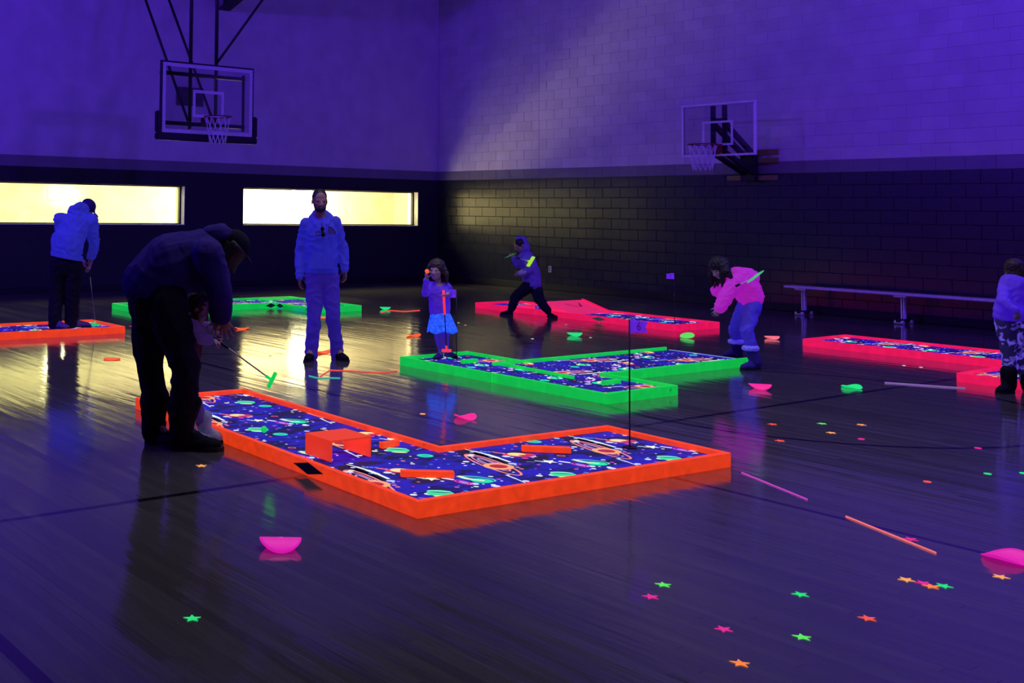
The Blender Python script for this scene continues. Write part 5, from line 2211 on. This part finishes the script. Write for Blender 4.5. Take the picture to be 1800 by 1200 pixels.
# ---------- child running in front of the long pink course
def running_child():
    g = Fig(16.95)
    s = .78
    hf = fl(901, 553.5)
    hb = fl(963, 559)
    tf = hf + (-RIGHT * .95 + TOCAM * .1).normalized() * .20
    tb = hb + (RIGHT * .3 + TOCAM * .3).normalized() * .05 + RIGHT * .1
    d1, d2_ = depth_of(hf) - 16.95, depth_of(hb) - 16.95
    pel, wai, che, nek, hd = g(936, 500), g(934, 482), g(926, 456), g(920, 442), g(914, 431)
    sh = [g(920, 455, -.10), g(929, 452, .14)]
    el = [g(931, 474, -.14), g(911, 466, .16)]
    wr = [g(915, 480, -.14), g(902, 452, .16)]
    hips = [g(930, 502, -.04), g(941, 502, .06)]
    knee = [g(907, 521, d1 * .5), g(948, 526, d2_ * .6)]
    ank = [hf + UPZ * .075 - RIGHT * .02, hb + UPZ * .085]
    bm = newbm()
    capsule(bm, pel, wai, .09, .085, TOCAM, 1.2)
    capsule(bm, wai, che, .085, .09, TOCAM, 1.2)
    chain(bm, [che, nek, hd], [.055, .042, .04])
    f = (-RIGHT * .85 - UPZ * .35 + TOCAM * .2).normalized()
    P = head(bm, hd, f, UPZ * .9 - RIGHT * .3, .92)
    for i in (0, 1):
        chain(bm, [sh[i], el[i], wr[i]], [.04, .032, .024])
        capsule(bm, che, sh[i], .055, .042)
        chain(bm, [hips[i], knee[i], ank[i]], [.07, .05, .036])
        capsule(bm, ank[i], [tf, tb][i] * .35 + ank[i] * .65, .03, .026)
    hand(bm, wr[0], g(905, 484, -.14) - wr[0], TOCAM * -1, .78, .8, thumb=-1)
    hand(bm, wr[1], g(898, 449, .16) - wr[1], TOCAM, .78, .9, thumb=1)
    o = person('child in a dark blue jacket running in front of the long pink course', bm, M['skin'], .008)
    eyes(o, P, .92, f)
    bm = newbm()
    capsule(bm, g(936, 500), g(933, 478), .135, .135, TOCAM, 1.15)
    capsule(bm, g(933, 478), g(925, 454), .135, .125, TOCAM, 1.2)
    for i in (0, 1):
        capsule(bm, g(925, 452), sh[i], .09, .07)
        chain(bm, [sh[i], el[i], wr[i] + (el[i] - wr[i]) * .1], [.072, .062, .046])
    h = skin(bm, 'jacket', M['jacket_blue'], o, .011, 4, .008, 17, cuts=[(g(937, 507), (UPZ * -1 + RIGHT * .1).normalized())])
    bm = newbm()
    chain(bm, [g(922, 436, .02), g(918, 424, .03), g(911, 421, .02)], [.085, .08, .05], TOCAM, 1.1)
    skin(bm, 'hood', M['jacket_blue'], h, .010, 4, .004, 18)
    bm = newbm()
    capsule(bm, wr[0] + (el[0] - wr[0]) * .45, wr[0] + (el[0] - wr[0]) * .02, .055, .050)
    skin(bm, 'sleeve_end', M['pale_patch'], h, .009, 3, .004, 19)
    bm = newbm()
    for i in (0, 1):
        chain(bm, [hips[i], knee[i], ank[i] + UPZ * .03], [.10, .078, .062])
    skin(bm, 'trousers', M['black_cloth'], o, .010, 4, .006, 20)
    for a, b in ((hf, tf), (hb, tb)):
        bm = newbm()
        shoe(bm, a, b, .8, .08)
        s_ = skin(bm, 'shoe', M['boot'], o, .008, 3)
        sole(s_, a, b, .8, M['sole_black'])
    bm = newbm()
    u2 = (UPZ * .9 - RIGHT * .3)
    u2 = (u2 - f * u2.dot(f)).normalized()
    ball_(bm, P(0, -.02, .034), f.cross(u2), f, u2, .080, .092, .084)
    skin(bm, 'hair', M['hair_dark'], o, .009, 2)
    # his putter, its lime head swung up behind the elbow
    putter(g(908, 453, -.22), g(933, 459.5, -.24), 'putter with a lime head carried by the running child', 'lime', hdir_=(RIGHT * .5 + UPZ * .85), hl=.088, shaft='white_metal', glen=.06, hs=1.7)
    # second head held out in front
    putter(g(912, 444, .16), g(897, 449, .16), 'putter with a pale mint head held out in front of the running child', 'mint', hdir_=(RIGHT * .9 + UPZ * .4), hl=.075, glen=.04, hs=1.7)


running_child()


# ---------- girl in the pink fuzzy jacket, bending forward
def pink_girl():
    hn = fl(1334, 649)
    hb = fl(1303, 626)
    D = depth_of(hn)
    g = Fig(D + .15)
    dn, db = -.15, depth_of(hb) - D - .15
    tn = hn + (-RIGHT * .95 + TOCAM * .2).normalized() * .21
    tb = hb + (-RIGHT * .95 + TOCAM * .1).normalized() * .20
    pel, wai, che, nek, hd = g(1321, 533, .08), g(1314, 512, .08), g(1300, 490, .08), g(1282, 478, .07), g(1264, 471, .05)
    sh = [g(1293, 496, -.06), g(1289, 490, .20)]
    el = [g(1275, 523, -.10), g(1272, 514, .22)]
    wr = [g(1265, 541, -.12), g(1259, 511, .15)]
    hips = [g(1324, 538, .0), g(1310, 540, .16)]
    knee = [g(1312, 582, dn * .7), g(1291, 580, db * .8)]
    ank = [hn + UPZ * .085 - RIGHT * .02, hb + UPZ * .085 - RIGHT * .02]
    bm = newbm()
    capsule(bm, pel, wai, .09, .085, TOCAM, 1.2)
    capsule(bm, wai, che, .085, .09, TOCAM, 1.2)
    chain(bm, [che, nek, hd], [.055, .04, .04])
    f = (-RIGHT * .75 - UPZ * .5 + TOCAM * .25).normalized()
    P = head(bm, hd, f, UPZ * .85 - RIGHT * .4, .94)
    for i in (0, 1):
        chain(bm, [sh[i], el[i], wr[i]], [.042, .034, .025])
        capsule(bm, che, sh[i], .06, .045)
        chain(bm, [hips[i], knee[i], ank[i]], [.062, .042, .032])
        capsule(bm, ank[i], [tn, tb][i] * .35 + ank[i] * .65, .03, .026)
    hand(bm, wr[0], g(1259, 550, -.13) - wr[0], RIGHT * .3 - TOCAM, .8, .6, thumb=-1)
    hand(bm, wr[1], g(1254, 497, .13) - wr[1], RIGHT * .3 + TOCAM * .3, .8, .45, thumb=1)
    o = person('girl with long dark hair in a pink fuzzy jacket and blue jeans bending forward', bm, M['skin_fair'], .006)
    eyes(o, P, .94, f)
    bm = newbm()
    capsule(bm, g(1318, 520, .08), g(1312, 505, .08), .135, .135, TOCAM, 1.15)
    capsule(bm, g(1312, 505, .08), g(1299, 490, .08), .135, .125, TOCAM, 1.2)
    capsule(bm, g(1316, 488, .08), g(1296, 486, .08), .10, .10, TOCAM, 1.3)
    for i in (0, 1):
        capsule(bm, g(1299, 490, .08), sh[i], .10, .082)
        chain(bm, [sh[i], el[i], wr[i] + (el[i] - wr[i]) * .05], [.085, .075, .062])
    skin(bm, 'fuzzy_jacket', M['fleece_pink'], o, .008, 3, .006, 21, 12, fur=.007)
    bm = newbm()
    capsule(bm, g(1321, 526, .08), g(1318, 540, .08), .105, .11, TOCAM, 1.15)
    for i in (0, 1):
        chain(bm, [hips[i], knee[i], ank[i].lerp(knee[i], .36)], [.088, .066, .052])
    skin(bm, 'jeans', M['jeans2'], o, .009, 4, .006, 22)
    for a, b in ((hn, tn), (hb, tb)):
        bm = newbm()
        shoe(bm, a, b, .9, .10, 1.1)
        base = a + (b - a) * .18
        shk = ((knee[0] if a is hn else knee[1]) - base).normalized() * .22
        capsule(bm, base + UPZ * .07, base + shk * .92, .058, .062)
        s_ = skin(bm, 'boot', M['indigo_boot'], o, .007, 3)
        sole(s_, a, b, .95, M['sole_black'])
        bm = newbm()
        pts = [base + shk + V((math.cos(2 * PI * k / 14), math.sin(2 * PI * k / 14), 0)) * .058 for k in range(15)]
        chain(bm, pts, [.027] * 15)
        skin(bm, 'fur_cuff', M['fur_cuff'], s_, .007, 1, fur=.008)
    bm = newbm()
    u2 = (UPZ * .85 - RIGHT * .4)
    u2 = (u2 - f * u2.dot(f)).normalized()
    r = f.cross(u2)
    ball_(bm, P(0, -.018, .040), r, f, u2, .092, .100, .088)
    for q in range(5):
        chain(bm, [P((q - 2) * .035, -.06, .04), g(1277, 478, .05 + (q - 2) * .05), g(1286, 488, .05 + (q - 2) * .07)], [.045, .045, .02])
    r3 = random.Random(9)
    for q in range(20):
        a = PI * q / 19
        p0 = P(math.cos(a) * .08, -math.sin(a) * .07 + .01, .03)
        l = r3.uniform(.16, .24)
        chain(bm, [p0, p0 - UPZ * l * .5 + V(p0 - hd) * .2, p0 - UPZ * l + r * math.cos(a) * .01], [.030, .028, .010])
    skin(bm, 'hair', M['hair_dark'], o, .007, 2, .004, 23, 40)
    putter(g(1293, 503, -.20), g(1328, 486, -.22), 'putter with a pale mint head tucked under the arm of the girl in pink', 'mint', hdir_=(RIGHT * .75 + UPZ * .6), hl=.08, shaft='lilac', glen=.05, hs=2.1)


pink_girl()


# ---------- child cut by the right edge, camouflage leggings
def edge_child():
    h1 = fl(1778, 690)
    h2 = fl(1800, 688)
    D = depth_of(h1)
    g = Fig(D + .05)
    t1 = h1 + (-RIGHT * .85 + TOCAM * .4).normalized() * .20
    t2 = h2 + (RIGHT * .5 + TOCAM * .6).normalized() * .19
    pel, wai, che, nek, hd = g(1776, 556), g(1778, 532), g(1784, 503), g(1787, 490), g(1787, 477, .03)
    sh = [g(1766, 506), g(1806, 506)]
    el = [g(1763, 530, -.12), g(1822, 530, -.1)]
    wr = [g(1786, 546, -.20), g(1812, 556, -.2)]
    hips = [g(1768, 566), g(1788, 566)]
    knee = [g(1772, 606, -.02), g(1793, 606)]
    ank = [h1 + UPZ * .08 + (t1 - h1) * .1, h2 + UPZ * .08]
    bm = newbm()
    capsule(bm, pel, wai, .09, .085, RIGHT, 1.2)
    capsule(bm, wai, che, .085, .09, RIGHT, 1.2)
    chain(bm, [che, nek, hd], [.055, .042, .04])
    f = (RIGHT * .8 - TOCAM * .4 - UPZ * .2).normalized()
    P = head(bm, hd, f, UPZ, .9)
    for i in (0, 1):
        chain(bm, [sh[i], el[i], wr[i]], [.038, .032, .023])
        capsule(bm, che, sh[i], .055, .04)
        chain(bm, [hips[i], knee[i], ank[i]], [.062, .042, .032])
        capsule(bm, ank[i], [t1, t2][i] * .35 + ank[i] * .65, .03, .026)
        hand(bm, wr[i], V((0, 0, -1)) + RIGHT * .2, -TOCAM, .74, .7, thumb=1 - 2 * i)
    o = person('child at the right edge in a violet top, camouflage leggings and dark boots', bm, M['skin_fair'], .007)
    bm = newbm()
    capsule(bm, g(1775, 552), g(1778, 530), .122, .108, RIGHT, 1.15)
    capsule(bm, g(1778, 530), g(1784, 500), .108, .11, RIGHT, 1.18)
    for i in (0, 1):
        capsule(bm, g(1784, 496), sh[i], .075, .055)
        chain(bm, [sh[i], el[i], wr[i] + (el[i] - wr[i]) * .1], [.056, .05, .038])
    skin(bm, 'sweatshirt', M['violet_top'], o, .008, 4, .005, 24, cuts=[(g(1775, 563), -UPZ)])
    bm = newbm()
    for i in (0, 1):
        chain(bm, [hips[i], knee[i], ank[i].lerp(knee[i], .36)], [.092, .068, .056])
    skin(bm, 'leggings', M['camo'], o, .008, 4, .003, 25)
    for a, b in ((h1, t1), (h2, t2)):
        bm = newbm()
        shoe(bm, a, b, .92, .10, 1.15)
        base = a + (b - a) * .18
        capsule(bm, base + UPZ * .07, base + UPZ * .19, .062, .068)
        s_ = skin(bm, 'boot', M['boot'], o, .008, 3)
        sole(s_, a, b, .95, M['sole_black'])
    bm = newbm()
    r = f.cross(UPZ)
    ball_(bm, P(0, -.025, .034), r, f, UPZ, .088, .096, .086)
    for q in range(12):
        a = PI * (.1 + .8 * q / 11)
        p0 = P(math.cos(a) * .08, -math.sin(a) * .08, .02)
        chain(bm, [p0, p0 - UPZ * .09, p0 - UPZ * .17], [.028, .026, .012])
    skin(bm, 'hair', M['hair_brown'], o, .008, 2, .004, 26, 40)


edge_child()

bpy.data.scenes.remove(LAB)
